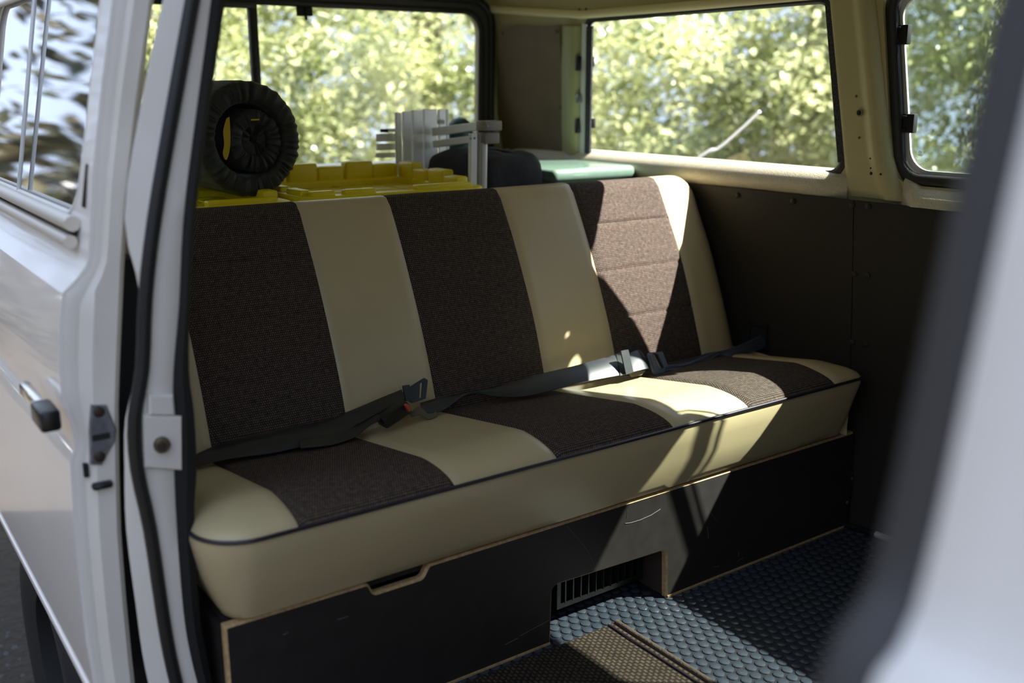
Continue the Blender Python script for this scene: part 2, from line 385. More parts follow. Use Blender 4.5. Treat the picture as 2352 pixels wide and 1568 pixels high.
def ribbon(name, up, lo, m, parent=None, th=0.0016, n=6, bulge=0.0, across=6, folds=0.0):
    """webbing between an upper and a lower edge, given in space"""
    U, L = smoothline(up, n), smoothline(lo, n); k = len(U); V, Fc, UV = [], [], []
    for s in (0, 1):
        for i in range(k):
            w = L[i] - U[i]; t = (U[min(i + 1, k - 1)] - U[max(i - 1, 0)])
            nn = t.cross(w); nn = nn.normalized() if nn.length > 1e-9 else Vector((1, 0, 0))
            if nn.x < 0: nn = -nn
            for j in range(across + 1):
                a = j / across
                h = bulge * math.sin(math.pi * a) + folds * math.sin(a * 14 + i * .15) - s * th
                V.append(U[i] + w * a + nn * h); UV.append((i * .01, a * w.length))
    q = across + 1
    for s in (0, 1):
        for i in range(k - 1):
            for j in range(across):
                b = s * k * q; Fc.append((b + i * q + j, b + (i + 1) * q + j, b + (i + 1) * q + j + 1, b + i * q + j + 1))
    b = k * q
    for i in range(k - 1):
        for j in (0, across): Fc.append((i * q + j, (i + 1) * q + j, b + (i + 1) * q + j, b + i * q + j))
    for i in (0, k - 1):
        for j in range(across): Fc.append((i * q + j, i * q + j + 1, b + i * q + j + 1, b + i * q + j))
    return mesh(name, V, Fc, m, parent, smooth=50)

# ================================================================== SETTING
# ------------------------------------------------------------------ ground
def ground_pt(u, v):
    x, y = -14 + 30 * u, -14 + 34 * v
    return (x, y, -0.58 + 0.05 * noise.noise(Vector((x * .5, y * .5, 0))))
ground = grid('ground', ground_pt, 60, 60, M['ground']); tag(ground, 'dark brown forest soil with small stones beneath the van', 'ground', kind='structure')
V, Fc = [], []
for i in range(700):
    x, y = random.uniform(-2.6, -0.2), random.uniform(-0.9, -0.1); s = random.uniform(.004, .016)
    z = ground_pt((x + 14) / 30, (y + 14) / 34)[2]; b = len(V)
    a0 = random.random() * 6
    for k in range(5): V.append((x + s * math.cos(a0 + k * 1.2566), y + s * math.sin(a0 + k * 1.2566) * .8, z - .002))
    V.append((x, y, z + s * .6)); V.append((x, y, z - s))
    for k in range(5): Fc += [(b + k, b + (k + 1) % 5, b + 5), (b + (k + 1) % 5, b + k, b + 6)]
tag(mesh('gravel', V, Fc, M['stone']), 'scattered small grey stones on the soil', 'gravel', kind='stuff')

# ------------------------------------------------------------------ wall profiles
def YwL(z): return 1.62 - 0.145 * (z - 0.885)          # left wall, window plane
PANEL = [(0.0, 1.652), (0.2, 1.655), (0.42, 1.645), (0.62, 1.625), (0.838, 1.601)]
NWL = (0, 1, 0.145); KWL = 1.62 + 0.145 * 0.885
def wl(px, py, off=0.0): return at(px, py, NWL, KWL + off)
def xz(p): return (p.x, p.z)

# window openings of the left wall (X, Z)
W1 = [xz(wl(1346, 43)), xz(wl(1916, -6)), xz(wl(1940, 405)), xz(wl(1342, 367))]
D2 = .022
W2 = [xz(wl(2050, -25, D2)), (0.92, 1.335), (0.96, 0.895), xz(wl(2072, 410, D2))]
W3 = [(1.05, 1.30), (1.62, 1.30), (1.80, 0.89), (1.06, 0.89)]
R1 = [.045, .05, .05, .06]; R2 = [.05, .05, .05, .06]

wall_left = plate('wall_left', [(-1.52, .80), (2.05, .80), (2.05, 1.46), (-1.52, 1.46)], [rpoly(W1, R1), rpoly(inset(W2, -.012), R2), rpoly(W3, .05)],
                  lambda u, v, s: Vector((u + (.012 * s if .9 < v < 1.31 and -.3 < u < 0 else 0), YwL(v) + .014 * s, v + (.055 * s if 1.2 < v < 1.36 else 0))), M['inner_paint'])
tag(wall_left, 'pale cream painted inner side wall of the van with window openings', 'wall', kind='structure')
def panel_board(x0, x1):
    zs = [0.0, .1, .2, .31, .42, .52, .62, .74, .838]
    prof = [(interp(PANEL, z), z) for z in zs]
    rings = []
    for x in (x0, x1):
        rings.append([Vector((x, y - .008, z)) for y, z in prof] + [Vector((x, y + .004, z)) for y, z in reversed(prof)])
    return loft('panel', rings, M['panel'], wall_left, closed=True)
seam_x = wl(1973, 480).x + 0.01
panels = [panel_board(-1.5, seam_x - .0012), panel_board(seam_x + .0012, 2.05)]
panels[0]['label'] = 'dark brown panel board behind the bench'; panels[1]['label'] = 'dark brown panel board forward of the seam'
def on_panel(px, py):
    p = atY(px, py, 1.60)
    for _ in range(6): p = atY(px, py, interp(PANEL, p.z) - .008)
    return p
for k, (px, py) in enumerate([(1695, 448), (1822, 462), (1958, 470), (1995, 474), (1963, 629), (1993, 632), (1958, 785), (1990, 791), (1610, 497)]):
    p = on_panel(px, py); o = disc('screw', p, (0, -1, 0), .0075, .004, M['film'], panels[0] if k not in (3, 5, 7) else panels[1])
    disc('screw_slot', p + Vector((0, -.0035, 0)), (0, -1, 0), .003, .0015, M['bolt'], None).parent = o
# outer skin of the left side, below the windows
sk = [(1.70, -.08), (1.735, .1), (1.735, .45), (1.72, .72), (1.70, .78), (1.665, .84)]
loft('outer_skin', [[Vector((x, y, z)) for y, z in sk] + [Vector((x, y - .012, z)) for y, z in reversed(sk)] for x in (-1.56, 2.05)], M['paint'], wall_left, closed=True)
# pillar cover between the two windows: flat sheet, crease, rounded edge towards the front window
def pillar(u, v):
    z = .845 + (1.34 - .845) * v
    xa = interp([(.845, -.072), (.93, -.086), (1.34, -.128)], z); xb = interp([(.845, .09), (.90, .062), (.95, .046), (1.34, -.002)], z)
    f = u; off = interp([(0, -.002), (.06, -.006), (.55, -.009), (.60, -.012), (.72, -.022), (.85, -.022), (.95, -.012), (1, .01)], f)
    return (xa + (xb - xa) * f, YwL(z) + off, z)
pc = grid('pillar_cover', pillar, 24, 10, M['inner_paint'], wall_left, thick=(0, .004, 0))
p = wl(1975, 259, -.012); disc('grommet', p, (0, -1, -.1), .009, .003, M['grey_cap'], pc)
disc('hole', p + Vector((0, -.003, 0)), (0, -1, -.1), .006, .0012, M['matt_black'], pc)
for (qx, qy, qr) in ((1999, 364, .0022), (2001, 398, .0040), (2000, 386, .0025), (2023, 400, .0028)): disc('paint_chip', wl(qx, qy, -.022), (0, -1, -.1), qr, .001, M['matt_black'], pc, seg=8)
for q in ((1967, 221), (1974, 316)): disc('small_screw', wl(*q, -.0095), (0, -1, 0), .0028, .0022, M['brass'], pc)
# sill pads
def sill(name, x0, x1, m, ends, drop=0.0):
    prof = [(.030, .905), (.004, .902), (-.014, .892), (-.028, .876), (-.033, .860), (-.028, .846), (-.016, .836), (.0, .832), (.03, .84)]
    rings = []
    for i in range(41):
        x = x0 + (x1 - x0) * i / 40; e = min(i / 40 * (x1 - x0), (1 - i / 40) * (x1 - x0)); q_ = min(1, e / .05); sc = .05 + .97 * q_ * q_ * (3 - 2 * q_)
        w = .004 * noise.noise(Vector((x * 14, 0, 3)))
        rings.append([Vector((x, 1.62 + (dy * sc if dy < 0 else dy), z - (drop if z > .85 else drop * .3) + (w if z < .87 else 0) + (.02 * (1 - sc) if z > .87 and ends else 0))) for dy, z in prof])
    o = loft(name, rings, m, wall_left, closed=True); return o
sill('sill_pad', -1.5, -.075, M['sill_vinyl'], False)['label'] = 'cream padded sill under the rear side window'
sill('sill_pad', .075, 1.02, M['sill_vinyl'], True, .022)['label'] = 'cream padded sill under the front side window'
# rear corner panel
c4 = [wl(1157, 66, -.006), wl(1288, 57, -.006), wl(1291, 364, -.006), wl(1152, 372, -.006)]
def cpan(u, v):
    a = c4[0].lerp(c4[1], u); b = c4[3].lerp(c4[2], u); p = a.lerp(b, v)
    p.y -= .010 * (1 - u) ** 2 * 2 + .006 * math.sin(v * 5 + u * 2) * u; p.z += .004 * math.sin(u * 6) * (1 - v)
    return p
cp = grid('corner_panel', cpan, 10, 10, M['corner_panel'], wall_left, thick=(0, .004, 0)); cp['label'] = 'bronze brown corner panel behind the rear side window'
for u, v in ((.05, .04), (.955, .04), (.965, .60)): disc('screw', Vector(cpan(u, v)) + Vector((0, .0005, 0)), (0, -1, 0), .006, .004, M['brass'], cp)
for q in ((1331, 22), (1316, 29), (1346, 21)): disc('hole', wl(*q, -.001), (0, -1, 0), .0035, .0015, M['matt_black'], wall_left)
# painted rib between corner panel and window
grid('corner_rib', lambda u, v: (wl(1290 + 46 * u, 60 + 320 * v, -.004 - .016 * math.sin(math.pi * min(u * 1.1, 1)))), 8, 6, M['corner_paint'], wall_left, thick=(0, .006, 0))

# windows of the left wall -------------------------------------------------
def wy(off): return lambda u, v, s: Vector((u, YwL(v) + off[0] + (off[1] - off[0]) * s, v))
def loop3(poly, off): return [Vector((u, YwL(v) + off, v)) for u, v in poly]
window_1 = plate('window_1', rpoly(inset(W1, -.004), R1), [], wy((.010, .014)), M['glass'])
tag(window_1, 'rear side window pane beside the bench with leaves outside', 'window', kind='structure')
tube('rubber_seal', loop3(rpoly(W1, R1, 8), .004), .0075, M['rubber'], window_1, closed=True, ry=.012)
tube('outer_seal', loop3(rpoly(inset(W1, .001), R1, 8), .010), .005, M['rubber'], window_1, closed=True)
window_2 = plate('window_2', rpoly(inset(W2, -.004), R2), [], wy((.032, .036)), M['glass_dark'])
tag(window_2, 'dusty tinted side window pane in a pale frame with two black clips', 'window', kind='structure')
tube('rubber_seal', loop3(rpoly(inset(W2, -.002), R2, 8), .018), .014, M['rubber'], window_2, closed=True, ry=.016)
fr = plate('frame', rpoly(inset(W2, .006), R2, 8), [rpoly(inset(W2, .0105), [r - .003 for r in R2], 8)], wy((.016, .038)), M['alu_frame'], window_2)
plate('inner_frame', rpoly(inset(W2, .0112), [r - .004 for r in R2], 8), [rpoly(inset(W2, .0215), [r - .010 for r in R2], 8)], wy((.025, .0315)), M['alu_frame'], window_2)
VF = [(.430, .892), (.482, 1.312), (.92, 1.312), (.95, .892)]
VFI = [(.456, .915), (.505, 1.288), (.90, 1.288), (.925, .915)]
plate('vent_frame', rpoly(VF, [.01, .055, .04, .01], 8), [rpoly(VFI, [.01, .04, .03, .01], 8)], wy((.020, .028)), M['alu_frame'], window_2)
plate('vent_pane', rpoly(inset(VFI, -.004), .03), [], wy((.022, .025)), M['glass_second'], window_2)  # unseen extra pane, added to dim the sun falling on the floor
plate('pane_edge', [(.416, .895), (.422, .895), (.467, 1.26), (.482, 1.292), (.477, 1.298), (.461, 1.262)], [], wy((.020, .027)), M['alu_frame'], window_2)
for (px, py) in ((2071, 80), (2085, 283)):
    p = wl(px, py, .026); b = box('clip', p + Vector((-.007, -.010, -.021)), p + Vector((.021, .006, .021)), M['matt_black'], window_2, bev=.002)
    for s in (-1, 1): box('clip_hook', p + Vector((-.010, -.014, s * .014 - .003)), p + Vector((.004, -.008, s * .014 + .003)), M['matt_black'], b, bev=.001)
# dark fuzzy strips and clips of window_1
def wstrip(name, pts, m, off, parent, th=.006):
    a = [wl(*q, off) for q in pts]
    V = a + [q + Vector((0, th, 0)) for q in a]
    return mesh(name, V, [(0, 1, 2, 3), (7, 6, 5, 4), (0, 4, 5, 1), (1, 5, 6, 2), (2, 6, 7, 3), (3, 7, 4, 0)], m, parent, smooth=0)
wstrip('side_strip', [(1345, 61), (1360, 60), (1354, 352), (1340, 356)], M['foam'], -.008, window_1)
wstrip('side_rail', [(1337, 55), (1346, 56), (1341, 356), (1331, 357)], M['alu_frame'], -.010, window_1)
wstrip('side_strip', [(1894, 2), (1914, 2), (1939, 372), (1924, 373)], M['foam'], -.004, window_1)
for (px, py, mm, s) in ((1328, 146, M['black_plastic'], 1), (1330, 226, M['steel'], .6), (1327, 290, M['black_plastic'], 1)):
    p = wl(px, py, -.014); box('clip', p + Vector((-.008, -.008, -.022 * s)), p + Vector((.010, .006, .022 * s)), mm, window_1, bev=.004)
for (px, py) in ((1360, 142), (1362, 283)):
    p = wl(px, py, .012); box('clip', p + Vector((-.006, -.004, -.015)), p + Vector((.006, .006, .015)), M['black_plastic'], window_1, bev=.001)
window_3 = plate('window_3', rpoly(inset(W3, -.004), .05), [], wy((.010, .014)), M['glass']); tag(window_3, 'front cab side window pane', 'window', kind='structure')
tube('rubber_seal', loop3(rpoly(W3, .05, 6), .004), .009, M['rubber'], window_3, closed=True)

# etched maker's mark in the lower corner of window_2
def glass_pt(px, py): return wl(px, py, .0314)
def mark_ring(name, px, py, r, th, parent, sx=1.0):
    a = []
    for k in range(24):
        t = 2 * math.pi * k / 24; a.append(glass_pt(px + r * sx * math.cos(t), py + r * math.sin(t)))
    return tube(name, a, th, M['etch'], parent, seg=5, closed=True)
PX = 0.00122
em = mark_ring('etched_mark', 2113.2, 349.5, 3.0, PX * .42, window_2)
def mark_line(name, pts): return tube(name, [glass_pt(*q) for q in pts], PX * .36, M['etch'], em, seg=5)
mark_line('etched_line', [(2111.6, 347.2), (2112.6, 349.6), (2113.2, 348.0), (2113.8, 349.6), (2114.8, 347.2)])
mark_line('etched_line', [(2110.9, 349.6), (2112.2, 352.2), (2113.2, 350.0), (2114.2, 352.2), (2115.5, 349.6)])
for k in range(4): mark_ring('etched_ring', 2109.6 + k * 2.4, 356.1, 2.0, PX * .36, em)
mark_ring('etched_ring', 2128.0, 367.6, 3.5, PX * .36, em)
def etched_row(px0, px1, py, hgt, n, gaps=()):
    """a worn row of lettering, too small to read: short etched strokes"""
    rnd = random.Random(int(py * 10)); V, Fc = [], []
    def q(x0, y0, x1, y1):
        b_ = len(V); V.extend([glass_pt(x0, y0), glass_pt(x1, y0), glass_pt(x1, y1), glass_pt(x0, y1)]); Fc.append((b_, b_ + 1, b_ + 2, b_ + 3))
    w = (px1 - px0) / n
    for i in range(n):
        if i in gaps: continue
        x = px0 + i * w; y = py + .06 * (x - 2100)
        q(x, y - hgt, x + w * .28, y)
        if rnd.random() < .7: q(x + w * .5, y - hgt, x + w * .75, y)
        q(x, y - hgt * rnd.choice((.25, .6, 1.0)), x + w * .75, y - hgt * .0 - hgt * rnd.choice((.0, .35)))
    mesh('etched_row', V, Fc, M['etch'], em, smooth=0, recalc=False)
etched_row(2104.5, 2124, 361.2, 2.4, 11)
etched_row(2110, 2118.5, 364.4, 1.8, 6, (2,))
etched_row(2101, 2122.5, 368.4, 2.8, 11, (3, 7))
etched_row(2101, 2124.5, 371.4, 1.9, 14)
etched_row(2111, 2118, 374.4, 1.8, 5)

# ------------------------------------------------------------------ rear wall with hatch window
XR = -1.5
RW = [(.16, 1.342), (1.512, 1.346), (1.500, .84), (.14, .845)]
wall_rear = plate('wall_rear', [(-.02, .30), (1.70, .30), (1.60, 1.46), (.02, 1.46)], [rpoly(RW, [.07, .07, .07, .07])], lambda u, v, s: Vector((XR - .04 * s, u, v)), M['inner_paint'])
tag(wall_rear, 'cream inner rear wall around the hatch window', 'wall', kind='structure')
window_4 = plate('window_4', rpoly(inset(RW, -.004), .07), [], lambda u, v, s: Vector((XR - .02 - .004 * s, u, v)), M['glass'])
tag(window_4, 'wide rear hatch window pane with black rubber surround', 'window', kind='structure')
def rl(poly, off): return [Vector((XR + off, u, v)) for u, v in poly]
tube('rubber_seal', rl(rpoly(RW, .07, 8), 0), .011, M['rubber'], window_4, closed=True)
tube('hatch_gasket', rl(rpoly(inset(RW, -.038), .08, 8), .004), .014, M['rubber'], window_4, closed=True)
plate('hatch_frame', rpoly(inset(RW, -.032), .08, 8), [rpoly(inset(RW, .006), .06, 8)], lambda u, v, s: Vector((XR + .006 - .01 * s, u, v)), M['grey_rubber'], window_4)
box('divider', (XR - .012, .690, .84), (XR + .014, .715, 1.34), M['rubber'], window_4, bev=.005)
box('hatch_trim', (XR - .01, .16, 1.322), (XR + .016, .715, 1.342), M['rubber'], window_4, bev=.005)
box('window_clip', (XR - .01, .845, 1.308), (XR + .006, .893, 1.335), M['matt_black'], window_4, bev=.002)
box('clip_pin', (XR - .004, .868, 1.296), (XR + .010, .873, 1.330), M['matt_black'], window_4, bev=.001)
box('tail_panel', (XR - .10, -.02, -.1), (XR - .04, 1.70, .86), M['paint'], wall_rear, bev=.02)

# ------------------------------------------------------------------ ceiling
def ceil_pt(u, v):
    x = -1.56 + 3.75 * u; y = 0.03 + (1.565 - .03) * v
    e = min(v, 1 - v) * 1.53; z = 1.40 + .085 * math.sqrt(max(0, 1 - (1 - min(e / .22, 1)) ** 2))
    ex = (x + 1.56); z = min(z, 1.372 + .1 * math.sqrt(max(0, 1 - (1 - min(ex / .3, 1)) ** 2)))
    return (x, y, z)
ceiling = grid('ceiling', ceil_pt, 40, 30, M['headliner'], thick=(0, 0, .05)); tag(ceiling, 'cream vinyl headliner of the van roof', 'ceiling', kind='structure')
def roof_pt(u, v):
    x = -1.62 + 3.9 * u; y = -.02 + 1.66 * v; e = min(v, 1 - v) * 1.66
    return (x, y, 1.44 + .12 * math.sqrt(max(0, 1 - (1 - min(e / .25, 1)) ** 2)))
grid('roof_skin', roof_pt, 4, 24, M['paint'], ceiling, thick=(0, 0, .01))
# header roll above the rear side window
tube('header_roll', [wl(x, y, -.006) for x, y in ((1100, 20), (1335, 34), (1600, 12), (1905, -16), (2100, -34), (2352, -60))], .012, M['headliner'], ceiling, seg=10)

# ------------------------------------------------------------------ floor with rubber studs
floor = box('floor', (-.5, -.06, -.05), (2.1, 1.66, -.002), M['floor']); tag(floor, 'dark rubber floor sheet covered with round studs', 'floor', kind='structure')
proto = disc('stud', (0, 0, -.002), (0, 0, 1), .0108, .0028, M['stud'], floor, seg=10, dome=.35)
studs = []
P_ = .0262
for i in range(-3, 56):
    for j in range(-2, 68):
        x = -.045 + i * P_ * .866; y = j * P_ + (P_ / 2 if i % 2 else 0)
        if x < 0.0 and not (.68 < y < .97): continue
        if y > 1.635 or y < -.045 or x > 1.25: continue
        d = c2w((0, 0, 1)); q = Vector((x, y, 0)) - CAM
        zc = q.dot(_f); px, py = CX + F_PX * q.dot(_r) / zc, CY - F_PX * q.dot(_u) / zc
        seen = 1150 < px < 2120 and py < 1590 and not (x > .015 and y < .80)
        studs.append((0 if seen else 1, -py, x, y))
studs.sort()
for _, _, x, y in studs[:299]:
    c = proto.copy(); COL.objects.link(c); c.parent = floor; c.location = (x, y, 0)
_, _, x, y = studs[299]; proto.location = (x, y, 0)
V, Fc = [], []
for _, _, x, y in studs[300:]:
    if x > .03 and y < .78: continue
    b = len(V)
    for rr, hh in ((.0108, -.002), (.0108, -.0004), (.0088, .0008)):
        for k in range(10): V.append((x + rr * math.cos(k * .6283), y + rr * math.sin(k * .6283), hh))
    for i in range(2):
        for k in range(10): l = (k + 1) % 10; Fc.append((b + i * 10 + k, b + i * 10 + l, b + (i + 1) * 10 + l, b + (i + 1) * 10 + k))
    Fc.append(tuple(range(b + 20, b + 30)))
tag(mesh('studs', V, Fc, M['stud'], floor, recalc=False), kind='stuff')
# step and sill below the door opening
box('door_step', (-.04, -.11, -.22), (1.2, -.055, -.01), M['paint'], floor, bev=.02)
deck = box('trim_1', (-1.5, .0, .06), (-.47, 1.64, .40), M['panel'], bev=.005); tag(deck, 'dark covered engine deck behind the bench', 'deck', kind='structure')

# ------------------------------------------------------------------ right side: rear pillar of the door opening
XP = -.05
def pcurve(tab, X, n=3): return smoothline([atX(x, y, X) for x, y in tab], n)
T_SEALIN = [(545, -230), (520, -60), (512, 0), (475, 250), (443, 500), (431, 700), (428, 850), (440, 950), (446, 1080), (440, 1200), (452, 1400), (468, 1500), (490, 1600), (520, 1700)]
T_WR = [(522, -230), (495, -60), (487, 0), (455, 250), (425, 500), (415, 700), (402, 850), (402, 950), (404, 1080), (409, 1200), (424, 1400), (440, 1500), (466, 1600), (500, 1700)]
T_WL = [(494, -230), (463, -60), (452, 0), (407, 250), (363, 500), (342, 680), (337, 844), (318, 960), (324, 1074), (353, 1210), (382, 1400), (400, 1500), (425, 1600), (450, 1700)]
T_SL = [(469, -230), (437, -60), (428, 0), (384, 250), (343, 500), (323, 680), (314, 844), (297, 960), (302, 1074), (333, 1217), (358, 1390), (376, 1500), (398, 1600), (425, 1700)]
T_BO = [(432, -230), (400, -60), (374, 0), (322, 250), (286, 500), (322, 680), (315, 844), (288, 960), (286, 1074), (290, 1217), (312, 1390), (327, 1500), (348, 1600), (375, 1700)]
wr_, wl_, sl_, bo_, si_ = pcurve(T_WR, XP), pcurve(T_WL, XP), pcurve(T_SL, XP), pcurve(T_BO, XP - .02), pcurve(T_SEALIN, XP)
wall_right = loft('wall_right', [[a + Vector((-.03, .01, 0)), a, a.lerp(b, .12) + Vector((.004, 0, 0)), a.lerp(b, .6) + Vector((.004, 0, 0)), b + Vector((.0, 0, 0)), c + Vector((-.006, 0, 0)), d, d + Vector((-.05, .06, 0))] for a, b, c, d in zip(wr_, wl_, sl_, bo_)], M['paint_in'])
sm = wall_right.modifiers.new('thick', 'SOLIDIFY'); sm.thickness = .006; sm.offset = -1
tag(wall_right, 'white painted rear door pillar of the van with striker plate', 'wall', kind='structure')
tube('door_seal', [a.lerp(b, .5) + Vector((.004, 0, 0)) for a, b in zip(wl_, sl_)], .0105, M['rubber'], wall_right, ry=.009)['label'] = 'black rubber door seal'
# black inner trim
loft('inner_trim', [[a + Vector((-.028, -.004, 0)), a + Vector((.005, -.003, 0)), a.lerp(b, .5) + Vector((.010, 0, 0)), b + Vector((.0, .004, 0)), b + Vector((-.05, .012, 0))] for a, b in zip(wr_, si_)], M['matt_black'], wall_right)
# striker plate
sp = [atX(x, y, XP + .008) for x, y in ((327, 952), (417, 955), (418, 1080), (331, 1074))]
ce = sum(sp, Vector()) / 4
def sq(q, d, k): return [ce + (p - ce) * k + Vector((d, 0, 0)) for p in q]
st = loft('striker_plate', [sq(sp, -.01, 1), sq(sp, 0, 1), sq(sp, .004, .93)], M['paint_in'], wall_right, closed=True); st['label'] = 'white square plate with a bolt'
pb = atX(371, 1020, XP + .012); disc('bolt', pb, (1, -.1, .05), .0125, .010, M['brass'], st, seg=16); disc('bolt_pin', pb + Vector((.008, -.002, 0)), (1, -.2, 0), .007, .006, M['bolt'], st)
s2 = [atX(x, y, XP + .006) for x, y in ((338, 905), (398, 905), (402, 953), (338, 953))]
ce2 = sum(s2, Vector()) / 4
loft('striker_tab', [[ce2 + (p - ce2) * k + Vector((d, 0, 0)) for p in s2] for d, k in ((-.012, 1), (.003, .95), (.006, .8))], M['paint_in'], wall_right, closed=True)
# rear quarter of the body outside, behind the pillar
def Yb(z): return interp([(-.1, -.085), (0, -.10), (.2, -.12), (.5, -.125), (.72, -.118), (.80, -.108), (.835, -.095), (.855, -.068), (.895, -.056), (1.05, -.028), (1.25, .012), (1.36, .045), (1.45, .10)], z)
QW = [(-.40, 1.27), (-1.35, 1.27), (-1.35, .92), (-.40, .92)]
plate('quarter_panel', [(-.30, -.1), (-1.6, -.1), (-1.6, 1.44), (-.30, 1.44)], [rpoly(QW, .05)], lambda u, v, s: Vector((u, Yb(v) + .02 + .03 * s, v)), M['paint'], wall_right, sub=[.1, .3, .5, .72, .8, .835, .855, .895, 1.05, 1.25, 1.36])
plate('quarter_glass', rpoly(inset(QW, -.01), .05), [], lambda u, v, s: Vector((u, Yb(v) + .034 + .004 * s, v)), M['glass'], wall_right)
# pillar and shut face at the front edge of the door opening, close to the camera
zs = [-.1, .1, .3, .5, .65, .76, .80, .822, .838, .850, .862, .88, .91, .95, 1.0, 1.05, 1.1, 1.17, 1.25, 1.33, 1.44]
XB = 1.2
def bring(z):
    y = Yb(z)
    return [Vector((XB - .004, y + .075, z)), Vector((XB - .006, y + .03, z)), Vector((XB - .002, y + .008, z)), Vector((XB + .010, y + .0015, z)), Vector((XB + .03, y, z)), Vector((XB + .06, y, z)), Vector((XB + .11, y, z))]
bp = loft('front_pillar', [bring(z) for z in zs], M['paint'], wall_right); sm = bp.modifiers.new('thick', 'SOLIDIFY'); sm.thickness = .008; sm.offset = -1
tube('front_door_seal', [Vector((XB - .016, Yb(z) + .022, z)) for z in zs], .016, M['grey_rubber'], wall_right, ry=.018)['label'] = 'dark grey rubber seal of the door opening'
DW = [(1.40, 1.26), (1.85, 1.26), (2.05, .93), (1.40, .93)]
door_2 = plate('door_2', [(XB + .114, -.1), (2.2, -.1), (2.2, 1.0), (1.95, 1.40), (XB + .114, 1.40)], [rpoly(DW, .05)], lambda u, v, s: Vector((u, Yb(v) + .03 * s, v)), M['paint'], sub=[.1, .3, .5, .72, .8, .835, .855, .895, 1.05, 1.25, 1.36])
tag(door_2, 'white front door of the van, blurred close to the camera', 'door', kind='structure')
plate('window_pane', rpoly(inset(DW, -.01), .05), [], lambda u, v, s: Vector((u, Yb(v) + .013 + .004 * s, v)), M['glass'], door_2)

# ------------------------------------------------------------------ sliding door, pushed open along the outside
XD = -.12
T_DO = [(288, -230), (268, -90), (258, 0), (232, 200), (212, 400), (203, 590), (196, 617), (168, 648), (142, 674), (136, 760), (136, 844), (141, 915), (164, 980), (173, 1032), (161, 1056), (163, 1100), (170, 1217), (185, 1362), (197, 1471), (214, 1568), (228, 1640)]
T_DI = [(380, -230), (358, -90), (344, 0), (312, 230), (287, 460), (277, 600), (268, 806), (264, 921), (266, 1072), (270, 1217), (281, 1362), (295, 1507), (302, 1568), (310, 1640)]
DO = sorted([(atX(x, y, XD).z, atX(x, y, XD).y) for x, y in T_DO]); DI = sorted([(atX(x, y, XD).z, atX(x, y, XD).y) for x, y in T_DI])
zb, zt = 0.135, DO[-1][0]
def Yd(z): return interp(DO, z)
def Ydi(z): return interp(DI, z)
XDR = -1.22
GW = [(-.185, 1.275), (-1.13, 1.275), (-1.13, .905), (-.185, .905)]
zcuts = sorted([z for z, _ in DO if zb < z < zt])
door_1 = plate('door_1', [(XD, zb), (XDR, zb), (XDR, zt), (XD, zt)], [rpoly(GW, [.05, .05, .05, .09])], lambda u, v, s: Vector((u, Yd(v) + .006 * s, v)), M['paint'], sub=zcuts, smooth=28)
tag(door_1, 'white sliding van door pushed open along the outside', 'door', kind='structure')
shut = loft('shut_face', [[Vector((XD - .004, Yd(z) + .001, z)), Vector((XD - .004, Yd(z) + .45 * (Ydi(z) - Yd(z)) * (.75 if z < .8 else 1), z)), Vector((XD + .010, Yd(z) + .55 * (Ydi(z) - Yd(z)), z)), Vector((XD + .010, Ydi(z) - .006, z)), Vector((XD + .004, Ydi(z), z)), Vector((XD - .05, Ydi(z), z))] for z in [zb + (zt - zb) * k / 60 for k in range(61)]], M['paint_in'], door_1, smooth=35)
sm = shut.modifiers.new('thick', 'SOLIDIFY'); sm.thickness = .004; sm.offset = -1
plate('inner_skin', [(XD - .05, zb), (XDR, zb), (XDR, .86), (XD - .05, .86)], [], lambda u, v, s: Vector((u, Ydi(v) + .004 * s, v)), M['paint_in'], door_1, sub=zcuts)
box('lower_edge', (XDR, Yd(zb) - .004, zb - .012), (XD, Yd(zb) + .02, zb + .004), M['paint'], door_1, bev=.003)
plate('window_pane', rpoly(inset(GW, -.008), .05), [], lambda u, v, s: Vector((u, Yd(v) + .012 + .004 * s, v)), M['door_glass'], door_1)
tube('window_seal', [Vector((u, Yd(v) + .004, v)) for u, v in rpoly(GW, [.05, .05, .05, .09], 8)], .006, M['paint_in'], door_1, closed=True)
# sliding window rails below the pane
for dz, dy, rr in ((.900, -.012, .012), (.873, -.017, .010)):
    tube('window_rail', [Vector((XD - .055 - .0 - t * .98, Yd(.90) + dy, dz)) for t in (0, .3, .7, 1)], rr, M['rail'], door_1, seg=10)
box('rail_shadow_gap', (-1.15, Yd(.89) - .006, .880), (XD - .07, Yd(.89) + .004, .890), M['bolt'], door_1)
xq = atY(58, 215, Yd(1.1)).x
box('pane_divider', (xq - .003, Yd(1.1) - .001, .90), (xq + .003, Yd(1.1) + .007, 1.28), M['alu_frame'], door_1, bev=.003, rot=Matrix.Rotation(-math.atan(.19), 4, 'X'))
box('drain_slot', (XD - .040, Yd(.955) - .0025, .925), (XD - .028, Yd(.955) + .004, .990), M['bolt'], door_1, bev=.002, rot=Matrix.Rotation(-math.atan(.19), 4, 'X'))
# outside handle
def dsk(px, py, off): return atY(px, py, -.176 - off)
h0 = atY(95, 940, -.20)
hd = box('handle', h0 + Vector((-.15, -.006, -.016)), h0 + Vector((-.012, .012, .010)), M['chrome'], door_1, bev=.007); hd['label'] = 'chrome door handle with black grip'
box('handle_grip', h0 + Vector((-.010, -.014, -.020)), h0 + Vector((.062, .016, .014)), M['black_plastic'], hd, bev=.006)
box('handle_collar', h0 + Vector((-.016, -.012, -.018)), h0 + Vector((-.008, .014, .012)), M['alu_frame'], hd, bev=.003)
